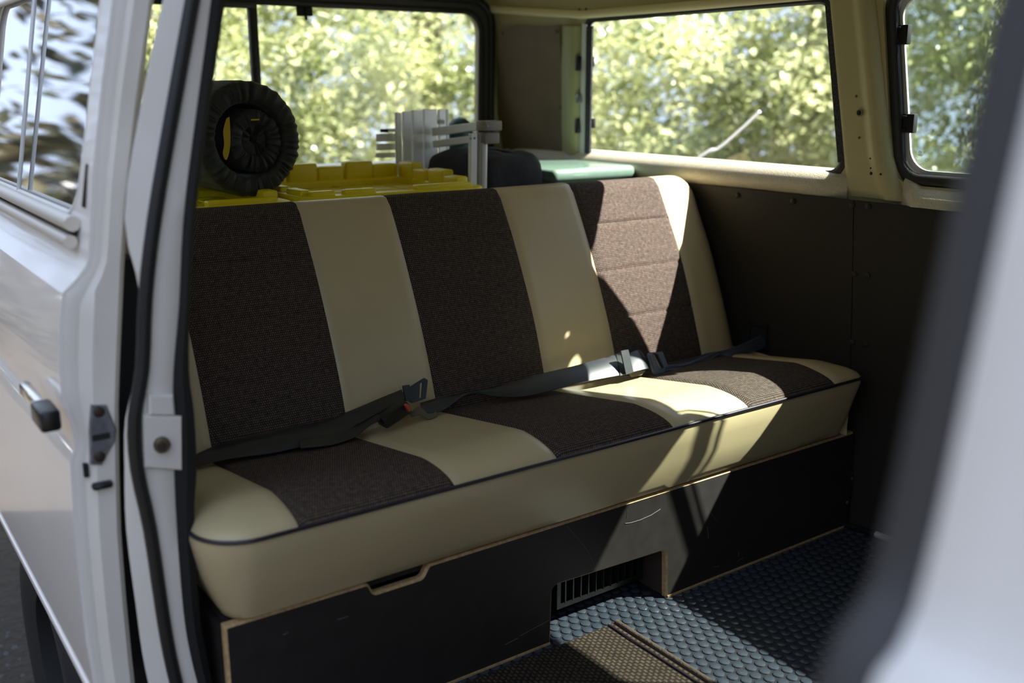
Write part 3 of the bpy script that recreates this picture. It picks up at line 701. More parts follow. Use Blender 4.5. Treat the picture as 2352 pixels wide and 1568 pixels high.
# latch on the shut face
def shp(px, py): return atX(px, py, XD + .010)
la = [shp(*q) for q in ((208, 928), (243, 928), (266, 985), (262, 1012), (240, 1050), (232, 1066), (206, 1064), (204, 990))]
lc = sum(la, Vector()) / len(la)
lt = loft('latch_plate', [[lc + (p - lc) * k + Vector((d, 0, 0)) for p in la] for d, k in ((-.002, 1), (.005, 1), (.007, .9))], M['steel'], door_1, closed=True)
for q in ((225, 943), (227, 1046)): disc('latch_bolt', shp(*q) + Vector((.006, 0, 0)), (1, 0, 0), .0085, .004, M['bolt'], lt)
a, b = shp(207, 985), shp(250, 998); box('latch_slot', (a.x + .004, min(a.y, b.y), b.z - .003), (a.x + .009, max(a.y, b.y), b.z + .006), M['matt_black'], lt)
a, b = shp(209, 1124), shp(256, 1098); box('stop_buffer', (a.x - .002, a.y, a.z), (a.x + .014, b.y, b.z), M['black_plastic'], door_1, bev=.005)
a, b = shp(196, 1098), shp(203, 1066); box('lock_slot', (a.x - .011, a.y, a.z), (a.x - .002, b.y, b.z), M['matt_black'], door_1)
# black blocks standing in for the shade in the gap between the door and the pillar
box('slide_arm', (-.26, -.13, .48), (-.17, -.03, .84), M['matt_black'], door_1, bev=.01)
box('slide_track', (-.26, -.13, .05), (-.17, -.03, .50), M['matt_black'], door_1, bev=.01)

# unseen full-height partition, added to block light from the cab front
light_block = box('wall_front', (2.0, -.02, .0), (2.06, 1.62, 1.46), M['panel'], bev=.01); tag(light_block, 'dark cab partition in front of the passenger space', 'wall', kind='structure')

# ------------------------------------------------------------------ rear wheel, mostly hidden behind the door
wh = thing('rear_wheel', (-1.0, -.04, -.28), 'black rubber rear tyre below the sliding door', 'wheel')
V, Fc = [], []; prof = [(.18, -.07), (.24, -.085), (.29, -.085), (.315, -.06), (.32, 0), (.315, .06), (.29, .085), (.24, .085), (.18, .07)]
for k in range(32):
    a = 2 * math.pi * k / 32
    for r, y in prof: V.append((-1.0 + r * math.cos(a), -.04 + y, -.28 + r * math.sin(a)))
for k in range(32):
    for j in range(len(prof)):
        l = (j + 1) % len(prof); k2 = (k + 1) % 32; Fc.append((k * 9 + j, k * 9 + l, k2 * 9 + l, k2 * 9 + j))
mesh('tyre', V, Fc, M['tyre'], wh); disc('rim', (-1.0, .0, -.28), (0, -1, 0), .185, .06, M['steel'], wh, seg=24)

# ================================================================== BENCH BOX
seat_box = thing('bench_box', (0, .8, 0), 'dark film-faced plywood bench box with pale raw edges', 'bench box')
out = [(0, 0), (.663, 0), (.667, .128), (.982, .117), (.988, 0), (1.632, 0), (1.641, .142), (1.632, .152), (1.624, .259), (.380, .2605), (.366, .238), (.268, .238), (.258, .261), (0, .2635)]
rad = [0, 0, .016, .016, 0, 0, 0, 0, 0, .010, .010, .010, .010, 0]
pts = rpoly(out, rad, 5); nP = len(pts); CH = .0042
def shrink(pts, d):
    res = []
    for i in range(len(pts)):
        p, a_, b_ = Vector(pts[i]), Vector(pts[i - 1]), Vector(pts[(i + 1) % len(pts)])
        e1, e2 = (p - a_).normalized(), (b_ - p).normalized(); n1_, n2_ = Vector((-e1.y, e1.x)), Vector((-e2.y, e2.x))
        m_ = (n1_ + n2_).normalized(); res.append(tuple(p + m_ * (d / max(.4, m_.dot(n1_)))))
    return res
face = plate('front_board', shrink(pts, CH), [], lambda u, v, s_: Vector((-.004 * s_, u, v)), M['film'], seat_box, smooth=0)
board = face
ip = shrink(pts, CH)
V = [Vector((0, y, z)) for y, z in ip] + [Vector((-CH, y, z)) for y, z in pts] + [Vector((-.015, y, z)) for y, z in pts] + [Vector((-.015, y, z)) for y, z in ip]
Fc = []
for i in range(nP):
    j = (i + 1) % nP
    for r_ in range(3): Fc.append((r_ * nP + i, r_ * nP + j, (r_ + 1) * nP + j, (r_ + 1) * nP + i))
mesh('board_edge', V, Fc, M['ply_edge'], board, smooth=20)['label'] = 'pale raw plywood edge'
box('lid', (-.46, .01, .246), (-.016, 1.60, .258), M['film'], seat_box)
box('near_side', (-.46, 0.0, .0), (-.016, .014, .245), M['film'], seat_box)
# wall inside the foot cut-out, behind the grille
box('inner_board', (-.14, .60, 0), (-.12, 1.05, .24), M['matt_black'], seat_box)
box('cutout_cheek', (-.12, .990, 0), (-.016, 1.0, .13), M['ply_inner'], seat_box)
box('cutout_cheek', (-.12, .645, 0), (-.016, .655, .13), M['film'], seat_box)
for (px, py) in ((1957, 1098), (1945, 1153)): disc('screw', atX(px, py, .0003), (1, 0, 0), .0045, .003, M['steel'], seat_box)
# worn scratches in the film, as shallow pale grooves
def scratch(pts, w=.0007):
    tube('scratch', [atX(x, y, .0002) for x, y in pts], w, M['scratch'], board, seg=5)
scratch([(1436, 1202), (1450, 1200), (1470, 1194), (1495, 1183), (1517, 1169)], .0009); scratch([(1441, 1170), (1440, 1190)])
scratch([(1633, 1178), (1645, 1195)]); scratch([(1625, 1210), (1627, 1235)]); scratch([(1303, 1208), (1330, 1240), (1352, 1268), (1365, 1300)], .0005)
scratch([(1697, 1264), (1696, 1278)]); scratch([(1693, 1289), (1708, 1280)]); scratch([(775, 1423), (800, 1415)]); scratch([(1195, 1460), (1225, 1443), (1260, 1425)], .0006); scratch([(1160, 1480), (1190, 1465)], .0006)
for ya, yb in ((.004, .660), (.990, 1.628)): box('worn_edge', (-.001, ya, .0005), (.0022, yb, .0055), M['ply_edge'], board)
scratch([(650, 1458), (662, 1452)]); scratch([(1640, 1302), (1652, 1300)])

# heater grille in the cut-out
grille = thing('heater_grille', (-.075, .80, 0), 'black slatted heater grille in the bench box cut-out', 'grille')
XG = -.075
g = [atX(1279, 1427, XG), atX(1474, 1352, XG), atX(1474, 1290, XG), atX(1279, 1345, XG)]
y0, y1, z0, z1 = g[0].y, g[1].y, .018, .112
plate('frame', [(y0, z0), (y1, z0), (y1, z1), (y0, z1)], [[(y0 + .010, z0 + .012), (y1 - .006, z0 + .012), (y1 - .006, z1 - .008), (y0 + .010, z1 - .008)]], lambda u, v, s: Vector((XG - .02 * s, u, v)), M['black_plastic'], grille)
for k in range(11):
    y = y0 + .018 + (y1 - y0 - .032) * k / 10
    box('slat', (XG - .026, y - .0022, z0 + .010), (XG + .002, y + .0022, z1 - .006), M['black_plastic'], grille, rot=Matrix.Rotation(math.radians(18), 4, 'Z'))

# ================================================================== BENCH SEAT
bench = thing('bench', (-.2, .8, .26), 'three-seat bench with cream vinyl and brown woven stripes', 'bench')
SEAMS_B = [(.0, 'v'), (.122, 'f'), (.408, 'v'), (.625, 'f'), (.928, 'v'), (1.152, 'f'), (1.450, 'v'), (1.603, '')]
SEAMS_S = [(-.030, 'v'), (.118, 'f'), (.412, 'v'), (.640, 'f'), (.945, 'v'), (1.172, 'f'), (1.473, 'v'), (1.592, '')]
ZP = .418; XF = .045; XBK = -.45
YS0, YS1 = SEAMS_S[0][0], SEAMS_S[-1][0]
RC = .085
def front_x(y):
    e = min(y - YS0, YS1 - y); rc = RC if y < .8 else .035
    if e >= rc: return XF
    e = max(e, 0); return XF - rc + math.sqrt(max(0, rc * rc - (rc - e) ** 2))
def seat_z(x, y):
    dF = front_x(y) - x
    d = min(dF, (y - YS0) * 1.1, (YS1 - y) * 1.1) if dF > 0 else 0
    # distance to the rounded corner
    rc = RC if y < .8 else .035
    e = min(y - YS0, YS1 - y)
    if e < rc and dF < rc and (XF - x) < rc:
        d = min(d, rc - math.hypot(rc - e, rc - (XF - x)) if math.hypot(rc - e, rc - (XF - x)) < rc else 0)
    t = min(max(d, 0) / .11, 1); z = ZP + .030 * math.sqrt(1 - (1 - t) ** 2)
    z -= .15 * max(0, -x - .07)
    z += .004 * math.sin(y * 9.2 + 1.3) * t
    return z
def seam_dip(y, a, b, w=.016, dp=.006):
    e = min(y - a, b - y); return -dp * max(0, 1 - e / w) ** 2
def seam_shift(x): return .0
cushion = None
nf = 0
def seat_ring(z, k, push=0.0):
    """outline of the cushion at height z"""
    out = []
    ys = [YS0 + (YS1 - YS0) * i / 120 for i in range(121)]
    nn = 14
    pts = [Vector((XBK, YS0, z))]
    pts += [Vector((XBK + (XF - RC - XBK) * i / nn, YS0, z)) for i in range(1, nn)]
    for i in range(11):
        a = math.pi / 2 * i / 10; pts.append(Vector((XF - RC + RC * math.sin(a), YS0 + RC - RC * math.cos(a), z)))
    pts += [Vector((XF, YS0 + RC + (YS1 - .035 - YS0 - RC) * i / 60, z)) for i in range(1, 60)]
    for i in range(7):
        a = math.pi / 2 * i / 6; pts.append(Vector((XF - .035 + .035 * math.cos(a), YS1 - .035 + .035 * math.sin(a), z)))
    pts += [Vector((XF - .035 + (XBK - XF + .035) * i / nn, YS1, z)) for i in range(1, nn + 1)]
    if push:
        res = []
        for p in pts:
            q = p.copy(); 
            if p.x > XF - .034 or p.y <= YS0 + RC: 
                n = Vector((1, 0, 0)) if YS0 + RC < p.y < YS1 - .035 else Vector((max(p.x - (XF - RC), 0), min(p.y - (YS0 + RC), 0) if p.y < .8 else 0, 0))
                if n.length > 1e-6: q += n.normalized() * push
            res.append(q)
        return res
    return pts
rings = [seat_ring(ZP + .001, 0), seat_ring(ZP - .012, 0, .001), seat_ring(ZP - .045, 0, -.006), seat_ring(ZP - .08, 0, -.014), seat_ring(ZP - .11, 0, -.024), seat_ring(ZP - .135, 0, -.034), seat_ring(ZP - .151, 0, -.041), seat_ring(ZP - .1565, 0, -.052)]
for i, r in enumerate(rings):
    for p in r:
        if i: p.x += .0016 * noise.noise(Vector((p.y * 6, i * .8, 0))) * (1 if p.x > 0 else 0)
        if p.y > 1.53 and i > 1: p.y -= .012 * min(1, i / 3)
for p in rings[0]:
    if p.x < -.07: p.z -= .15 * (-p.x - .07)
nR = len(rings[0]); V = [p for r in rings for p in r]; Fc = []
for i in range(len(rings) - 1):
    for j in range(nR): l = (j + 1) % nR; Fc.append((i * nR + j, i * nR + l, (i + 1) * nR + l, (i + 1) * nR + j))
Fc.append(tuple(range((len(rings) - 1) * nR, len(rings) * nR)))
cushion = mesh('seat_cushion', V, Fc, M['vinyl'], bench); cushion['label'] = 'cream vinyl seat cushion border'
tube('piping', [p + Vector((.002, 0, .001)) for p in rings[0]], .0036, M['piping'], cushion, seg=8)['label'] = 'dark piping along the front edge'
def seat_patch(a, b, kind):
    ny = max(8, int((b - a) / .012)); nx = 46
    def f(u, v):
        y = a + (b - a) * u; xf = front_x(y); s = v ** 1.6; x = xf + (XBK - xf) * s
        return Vector((x, y, seat_z(x, y) + (seam_dip(y, a, b) if not (y < YS0 + .001 or y > YS1 - .001) else 0)))
    o = grid('fabric_panel' if kind == 'f' else 'vinyl_panel', f, ny, nx, M['fabric'] if kind == 'f' else M['vinyl'], cushion, uvfn=lambda u, v: ((b - a) * u, v ** 1.6 * .47))
    o['label'] = 'brown woven seat stripe' if kind == 'f' else 'cream vinyl seat stripe'
for (a, k), (b, _) in zip(SEAMS_S, SEAMS_S[1:]): seat_patch(a, b, k)

# backrest ------------------------------------------------------------------
B0 = Vector((-.372, 0, .425)); BD = Vector((-.185, 0, .43)).normalized(); BN = Vector((BD.z, 0, -BD.x))
VT = .492; RB = .052
YB0, YB1 = SEAMS_B[0][0], SEAMS_B[-1][0]
prof = []
n1 = 96
for i in range(n1 + 1): v = -.05 + (VT - RB + .05) * i / n1; prof.append((v, .018 * math.sin(math.pi * min(max((v + .05) / .52, 0), 1)) , v))
for i in range(1, 13):
    a = math.pi * i / 12; prof.append((VT - RB + RB * math.sin(a), -RB + RB * math.cos(a) + .004 * (1 - i / 12), VT - RB + RB * a))
for i in range(1, 9): prof.append((VT - RB - (VT - RB + .05) * i / 8, -2 * RB, VT - RB + RB * math.pi + .05 * i))
STITCH = [.115, .238, .362]
def back_pt(y, q, stitch=False, a=None, b=None):
    v, w, s = q
    e = min(y - YB0, YB1 - y); R2 = .075
    sc = math.sqrt(max(0, 1 - (1 - min(max(e, 0) / R2, 1)) ** 2))
    sc = .12 + .88 * sc
    w2 = -RB + (w + RB) * sc
    vv = v - max(0, v - VT * .5) * (1 - sc) * .42
    if a is not None: w2 += seam_dip(y, a, b, .014, .005) * (1 if w > -.01 else 0)
    if stitch and w > -.02:
        for t in STITCH: w2 -= .0045 * math.exp(-((v - t) / .0035) ** 2)
    w2 += .003 * noise.noise(Vector((y * 5, v * 6, 2)))
    # the far end widens a little towards the seat
    yy = y
    return B0 + BD * vv + BN * w2 + Vector((0, yy, 0))
back = None
def back_patch(a, b, kind, parent):
    ny = max(10, int((b - a) / .012))
    f = lambda u, v: back_pt(a + (b - a) * u, prof[int(round(v * (len(prof) - 1)))], kind == 'f', a if a > YB0 else a - 1, b if b < YB1 else b + 1)
    o = grid('fabric_panel' if kind == 'f' else 'vinyl_panel', f, ny, len(prof) - 1, M['fabric'] if kind == 'f' else M['vinyl'], parent, uvfn=lambda u, v: ((b - a) * u, prof[int(round(v * (len(prof) - 1)))][2]))
    o['label'] = 'brown woven backrest stripe with cross stitching' if kind == 'f' else 'cream vinyl backrest stripe'
    return o
# closed foam core so the panels have a body behind them
core = [[back_pt(y, q) - BN * (.016 if q[1] > -.04 else -.016) - BD * .014 for q in prof] for y in [YB0 + .012 + (YB1 - YB0 - .024) * i / 30 for i in range(31)]]
back = loft('backrest', core, M['vinyl'], bench, closed=True); back['label'] = 'striped bench backrest'
for (a, k), (b, _) in zip(SEAMS_B, SEAMS_B[1:]): back_patch(a, b, k, back)
tube('piping', [back_pt(YB1 - .0015, q) + Vector((0, .001, 0)) for q in prof[:n1 - 6:4]], .003, M['piping'], back, seg=6)

# ================================================================== SEAT BELTS
NB = (1, 0, .43)
def bb(px, py, k): return at(px, py, NB, k)     # planes parallel to the backrest
KB = B0.x + .43 * B0.z
beltA = thing('seat_belt', (-.36, .4, .44), 'black lap belt on the near seat with an open tongue plate', 'seat belt', 'lap belts on the bench')
upA = [bb(x, y, KB + .040) for x, y in ((430, 1052), (500, 1022), (570, 1001), (640, 986), (740, 965), (800, 943), (870, 914), (922, 894))]
loA = [bb(x, y, KB + .075) for x, y in ((430, 1080), (500, 1059), (570, 1047), (640, 1036), (740, 1010), (800, 985), (870, 948), (930, 921))]
ribbon('webbing', upA, loA, M['belt'], beltA, bulge=.006, folds=.0016)
up2 = [bb(x, y, KB + .055) for x, y in ((690, 1000), (760, 984), (820, 966), (880, 936), (925, 915))]
lo2 = [bb(x, y, KB + .09) for x, y in ((690, 1030), (760, 1022), (815, 1003), (850, 975), (900, 950))]
ribbon('webbing', up2, lo2, M['belt'], beltA, bulge=.004, folds=.001)
def pquad(name, px, k, th, m, parent, hole=None, bev=.002):
    """flat plastic plate from photo corners on a plane parallel to the backrest"""
    P = [bb(x, y, k) for x, y in px]; c = sum(P, Vector()) / len(P); nrm = Vector(NB).normalized()
    ex_ = Vector((0, 1, 0)); ey = nrm.cross(ex_).normalized()
    uv = [((p - c).dot(ex_), (p - c).dot(ey)) for p in P]
    hs = []
    if hole: hs = [[((bb(x, y, k) - c).dot(ex_), (bb(x, y, k) - c).dot(ey)) for x, y in h] for h in hole]
    return plate(name, rpoly(uv, bev), hs, lambda u, v, s: c + ex_ * u + ey * v + nrm * (th * (1 - s)), m, parent)
tg = pquad('tongue_plate', [(932, 893), (972, 868), (981, 873), (976, 916), (946, 926), (938, 922)], KB + .052, .004, M['buckle'], beltA, [[(963, 881), (969, 878), (967, 912), (961, 915)]])
pquad('keeper_loop', [(923, 886), (938, 884), (944, 920), (930, 921)], KB + .058, .006, M['belt'], beltA)
bk = thing('belt_buckle', (-.36, .56, .44), 'black belt buckle with a red button between the near cushions', 'buckle')
b0 = bb(905, 950, KB + .085)
body = box('buckle_body', b0 + Vector((-.02, -.034, -.014)), b0 + Vector((.016, .034, .014)), M['black_plastic'], bk, bev=.006, rot=Matrix.Rotation(math.radians(22), 4, 'X'))
r0 = bb(936, 936, KB + .115); box('release_button', r0 + Vector((-.006, -.003, -.008)), r0 + Vector((.006, .003, .008)), M['red'], bk, bev=.001, rot=Matrix.Rotation(math.radians(25), 4, 'X'))
ribbon('anchor_strap', [bb(x, y, KB + .05) for x, y in ((940, 950), (962, 934), (985, 950), (1003, 944))], [bb(x, y, KB + .06) for x, y in ((945, 958), (965, 952), (985, 962), (1003, 955))], M['tab'], bk)
beltB = thing('seat_belt', (-.34, .9, .45), 'sunlit silvery black lap belt lying across the middle seat', 'seat belt', 'lap belts on the bench')
upB = [bb(x, y, k) for x, y, k in ((965, 925, KB + .03), (1010, 912, KB + .03), (1050, 905, KB + .035), (1085, 900, KB + .04), (1130, 890, KB + .045), (1190, 873, KB + .05), (1250, 856, KB + .055), (1330, 837, KB + .06), (1432, 808, KB + .06))]
loB = [bb(x, y, k) for x, y, k in ((965, 948, KB + .045), (1010, 945, KB + .045), (1050, 920, KB + .045), (1085, 904, KB + .045), (1130, 909, KB + .055), (1190, 911, KB + .075), (1250, 900, KB + .085), (1330, 879, KB + .095), (1440, 858, KB + .095))]
ribbon('webbing', upB, loB, M['belt'], beltB, bulge=.004)
upE = [bb(x, y, k) for x, y, k in ((1415, 812, KB + .064), (1450, 800, KB + .072), (1468, 802, KB + .075), (1482, 820, KB + .06))]
loE = [bb(x, y, k) for x, y, k in ((1425, 862, KB + .100), (1460, 852, KB + .108), (1488, 846, KB + .105), (1488, 852, KB + .075))]
ribbon('folded_end', upE, loE, M['belt'], beltB, bulge=.002)
pquad('keeper_loop', [(1424, 806), (1441, 803), (1453, 855), (1436, 861)], KB + .104, .004, M['belt'], beltB)
pquad('adjuster', [(1428, 804), (1460, 797), (1466, 803), (1432, 812)], KB + .066, .012, M['black_plastic'], beltB)
pquad('adjuster', [(1442, 856), (1482, 850), (1470, 862), (1450, 866)], KB + .085, .006, M['tab'], beltB)
beltC = thing('seat_belt', (-.34, 1.3, .45), 'blue-grey lap belt with a slotted tongue plate near the wall', 'seat belt', 'lap belts on the bench')
KC = KB + .085
pquad('tongue_plate', [(1484, 811), (1519, 808), (1536, 852), (1533, 858), (1502, 861), (1498, 855)], KC, .005, M['buckle_blue'], beltC, [[(1497, 814), (1509, 813), (1523, 845), (1512, 848)], [(1488, 817), (1491, 817), (1500, 847), (1498, 848)]], .004)
tube('tongue_bar', [bb(1501, 813, KC + .004), bb(1518, 846, KC + .004)], .0055, M['black_plastic'], beltC)
upC = [bb(x, y, k) for x, y, k in ((1526, 838, KC), (1560, 836, KC), (1595, 822, KC - .005), (1620, 812, KC - .01), (1650, 806, KC - .02), (1680, 798, KC - .02), (1715, 784, KC - .02), (1760, 762, KC - .03), (1800, 745, KC - .03))]
loC = [bb(x, y, k) for x, y, k in ((1530, 852, KC + .01), (1562, 848, KC + .01), (1600, 843, KC + .005), (1630, 833, KC), (1655, 815, KC - .01), (1685, 820, KC), (1720, 812, KC - .005), (1765, 795, KC - .02), (1812, 778, KC - .03))]
ribbon('webbing', upC, loC, M['belt_blue'], beltC, folds=.0018, bulge=.002)
pa = bb(1802, 760, KC - .035); 
box('wall_anchor', pa + Vector((-.03, -.02, -.03)), Vector((pa.x + .03, 1.634, pa.z + .03)), M['matt_black'], beltC, bev=.01)

# ================================================================== FLOOR MAT, PIPE
fm = thing('floor_mat', (.4, .4, 0), 'coarse brown woven mat with bound edge on the studded floor', 'mat')
MX0, MX1, MY0, MY1 = .022, 1.0, .02, .824
grid('mat_body', lambda u, v: (MX0 + (MX1 - MX0) * u, MY0 + (MY1 - MY0) * v, .0065 + .0012 * noise.noise(Vector((u * 9, v * 9, 1)))), 30, 30, M['mat'], fm, uvfn=lambda u, v: ((MX1 - MX0) * u, (MY1 - MY0) * v), thick=(0, 0, -.0055))
tube('binding', [(MX0 + t * (MX1 - MX0), MY1 - .004, .0075) for t in (0, .3, .6, 1)], .006, M['mat_edge'], fm, seg=8)
tube('stitch_line', [(MX0 + t * (MX1 - MX0), MY1 - .026, .0088) for t in (0, .3, .6, 1)], .0018, M['piping'], fm, seg=6)
cp_ = thing('floor_pipe', (.05, 1.64, .01), 'black corrugated pipe with ivory end along the wall foot', 'pipe')
ca = [atZ(x, y, .008) for x, y in ((1940, 1204), (2012, 1226))]; cb = [atZ(2012, 1226, .008), atZ(2150, 1280, .008)]
k = 18; tube('corrugated_sleeve', [ca[0].lerp(ca[1], i / (2 * k)) for i in range(2 * k + 1)], [.0085 if i % 2 else .0065 for i in range(2 * k + 1)], M['black_plastic'], cp_, smooth=20)
tube('ivory_end', [cb[0], cb[1]], .008, M['conduit'], cp_)

# ================================================================== CARGO BEHIND THE BENCH
def storage_bin(x0, x1, y0, y1, zt_, label):
    t = thing('storage_bin', ((x0 + x1) / 2, (y0 + y1) / 2, .40), label, 'storage bin', 'yellow lidded bins')
    box('bin_body', (x0 + .02, y0 + .02, .402), (x1 - .02, y1 - .02, zt_ - .035), M['yellow'], t, bev=.02, taper=.9)
    ring = rpoly([(x0, y0), (x1, y0), (x1, y1), (x0, y1)], .04)
    def lid(u, v, s): return Vector((u, v, zt_ - .03 * s))
    inn = rpoly([(x0 + .055, y0 + .055), (x1 - .03, y0 + .055), (x1 - .03, y1 - .05), (x0 + .055, y1 - .05)], .03)
    l = plate('lid', ring, [inn], lid, M['yellow'], t)
    bev = l.modifiers.new('bevel', 'BEVEL'); bev.width = .006; bev.segments = 3; bev.limit_method = 'ANGLE'
    box('lid_floor', (x0 + .05, y0 + .05, zt_ - .026), (x1 - .025, y1 - .045, zt_ - .018), M['yellow'], l)
    for q in range(1, 4):
        y = y0 + (y1 - y0) * q / 4; box('lid_rib', (x0 + .055, y - .003, zt_ - .019), (x1 - .035, y + .003, zt_ - .015), M['yellow'], l, bev=.001)
        x = x0 + (x1 - x0) * q / 4; box('lid_rib', (x - .003, y0 + .055, zt_ - .019), (x + .003, y1 - .05, zt_ - .015), M['yellow'], l, bev=.001)
    # castellated rim along the back and the far side
    n = 5
    for q in range(n):
        a = y0 + .045 + (y1 - y0 - .09) * q / n; b = a + (y1 - y0 - .09) / n - (.0 if q % 2 else .006)
        h = .046 if q % 2 else .036
        box('rim_block', (x0 + .004 + (.012 if q % 2 else 0), a, zt_ - .012), (x0 + .050, b, zt_ + h), M['yellow'], l, bev=.006, seg=3)
    n = 4
    for q in range(n):
        a = x0 + .05 + (x1 - x0 - .11) * q / n; b = a + (x1 - x0 - .11) / n - (.012 if q % 2 else .002)
        box('rim_block', (a, y1 - .05, zt_ - .012), (b, y1 - .014, zt_ + (.030 if q % 2 else .042) * (1 - .45 * q / n)), M['yellow'], l, bev=.006, seg=3)
    for a, b in ((.05, .17), (.22, .38), (.60, .92)):
        box('rim_lug', (x1 - .04, y0 + (y1 - y0) * a, zt_ - .008), (x1 - .012, y0 + (y1 - y0) * b, zt_ + .011), M['yellow'], l, bev=.005, seg=3)
    for a in (.12, .4): box('rim_lug', (x0 + (x1 - x0) * (a + .3), y0 + .012, zt_ - .008), (x0 + (x1 - x0) * (a + .5), y0 + .04, zt_ + .012), M['yellow'], l, bev=.005, seg=3)
    return t
storage_bin(-1.12, -.69, .478, .985, .856, 'yellow plastic bin with castellated lid beside the folded table')
storage_bin(-1.13, -.69, -.04, .462, .850, 'yellow plastic bin under the rolled mat')

# rolled sleeping mat -----------------------------------------------------------
roll = thing('rolled_mat', (-1.0, .405, .852), 'dark olive rolled camping mat with a yellow strap inside', 'rolled mat')
RC0 = Vector((0, .405, .984)); XR0, XR1 = -.80, -1.28
def annulus(name, c, rout, rin, x0, x1, wr, parent, seed, ry=1.0, n=120):
    V, Fc = [], []; pr = []
    mid = (rout + rin) / 2; hw = (rout - rin) / 2; rx = min(hw, .032)
    for i in range(24):
        a = 2 * math.pi * i / 24; pr.append((mid + hw * math.copysign(abs(math.cos(a)) ** .7, math.cos(a)), math.sin(a)))
    for k in range(n):
        t = 2 * math.pi * k / n
        for r, s in pr:
            x = x0 - rx + rx * s if s > 0 else x1 + rx + rx * s
            end = abs(s)
            wv = noise.noise(Vector((math.cos(t) * 9, math.sin(t) * 9, seed))) + .9 * noise.noise(Vector((math.cos(t) * 26, math.sin(t) * 26, seed + 3)))
            lump = 1 + .018 * noise.noise(Vector((math.cos(t) * 1.5, math.sin(t) * 1.5, seed + 9)))
            x += wr * 1.6 * wv * (s > .15) * (1 - abs(r - mid) / hw * .6)
            rr = r * lump + wr * .5 * wv * (r > mid) * (s > -.2)
            V.append(Vector((x, c.y + rr * math.cos(t), c.z + rr * math.sin(t) * ry)))
    m = len(pr)
    for k in range(n):
        k2 = (k + 1) % n
        for j in range(m): l = (j + 1) % m; Fc.append((k * m + j, k * m + l, k2 * m + l, k2 * m + j))
    return mesh(name, V, Fc, M['olive'], parent, smooth=70)
annulus('outer_layer', RC0, .124, .078, XR0, XR1, .005, roll, 1, 1.05, 200)
annulus('middle_layer', RC0 + Vector((0, .014, -.004)), .066, .030, XR0 - .005, XR1 + .01, .006, roll, 5, 1.08, 100)
annulus('inner_layer', RC0 + Vector((0, .012, .000)), .034, .006, XR0 - .014, XR1 + .01, .005, roll, 8, 1.3, 60)
sp_u = [atX(x, y, XR0 - .006) for x, y in ((520, 272), (513, 300), (515, 330), (512, 352), (516, 366))]
sp_l = [atX(x, y, XR0 - .004) for x, y in ((527, 268), (529, 300), (529, 330), (526, 352), (521, 367))]
ribbon('strap', sp_u, sp_l, M['strap'], roll, th=.002)['label'] = 'yellow elastic strap'
ribbon('strap', [atX(x, y, XR0 - .002) for x, y in ((577, 273), (596, 273))], [atX(x, y, XR0 - .001) for x, y in ((577, 277), (596, 276))], M['strap'], roll, th=.002)

# folded aluminium table -----------------------------------------------------------
XT = -1.185
table = thing('folded_camp_table', (XT, 1.12, .402), 'folded white aluminium slat camping table standing behind the yellow bin', 'folding table')
def tz(px, py, X=XT): return atX(px, py, X)
def bar(name, a, b, w, th, m, parent, bev=.0015):
    """flat bar between two points facing +X; w across, th in X"""
    a, b = Vector(a), Vector(b); d = (b - a); L = d.length; d.normalize(); s = Vector((1, 0, 0)).cross(d).normalized()
    bm = bmesh.new(); bmesh.ops.create_cube(bm, size=1)
    for v in bm.verts: v.co = (a + b) / 2 + d * (v.co.x * L) + s * (v.co.y * w) + Vector((1, 0, 0)) * (v.co.z * th)
    bmesh.ops.bevel(bm, geom=bm.edges[:], offset=bev, segments=1, affect='EDGES')
    return bm_obj(name, bm, m, parent)
tops = [(908, 920, 258), (924, 943, 256), (946, 969, 253), (972, 1002, 250)]
for x0, x1, yt in tops:
    a = tz((x0 + x1) / 2, yt); w = (tz(x1, yt) - tz(x0, yt)).y
    bar('slat', a, Vector((XT, a.y - .006, .42)), w, .012, M['alu'], table)
a = tz(1014, 251, XT - .03); bar('slat', a, Vector((XT - .03, a.y, .42)), .024, .012, M['alu'], table)
bar('slat', tz(1026, 251, XT - .03), Vector((XT - .03, tz(1026, 251, XT - .03).y, .42)), .006, .014, M['alu'], table)
bar('hinge_block', tz(1005, 280, XT - .02), tz(1020, 280, XT - .02), .012, .01, M['grey_cap'], table)
for y0_, y1_, x0, x1 in ((309, 324, 867, 907), (330, 345, 866, 906), (351, 362, 864, 906), (296, 303, 876, 908)):
    bar('slat', tz(x0, (y0_ + y1_) / 2, XT - .025), tz(x1, (y0_ + y1_) / 2 - 1, XT - .025), abs((tz(x0, y0_, XT - .025) - tz(x0, y1_, XT - .025)).z), .012, M['alu'], table)
box('slat_end_cap', tz(877, 304, XT - .02) + Vector((-.01, 0, 0)), tz(888, 297, XT - .02) + Vector((.01, 0, 0)), M['matt_black'], table)
def bar2(name, a, b, w, th, m, parent, bev=.0015):
    """box bar between two points, w upright, th sideways"""
    a, b = Vector(a), Vector(b); d = (b - a); L = d.length; d.normalize()
    up = (Vector((0, 0, 1)) - d * d.z).normalized() if abs(d.z) < .9 else Vector((1, 0, 0)); s_ = d.cross(up).normalized()
    bm = bmesh.new(); bmesh.ops.create_cube(bm, size=1)
    for v in bm.verts: v.co = (a + b) / 2 + d * (v.co.x * L) + up * (v.co.y * w) + s_ * (v.co.z * th)
    bmesh.ops.bevel(bm, geom=bm.edges[:], offset=bev, segments=1, affect='EDGES')
    return bm_obj(name, bm, m, parent)
XN = -.765
bar2('frame_bar', tz(1000, 303, XT + .02), tz(1120, 287, XN - .02), .021, .020, M['alu'], table)
bar2('frame_bar', tz(1000, 331, XT + .02), tz(1120, 315, XN - .03), .020, .018, M['alu'], table)
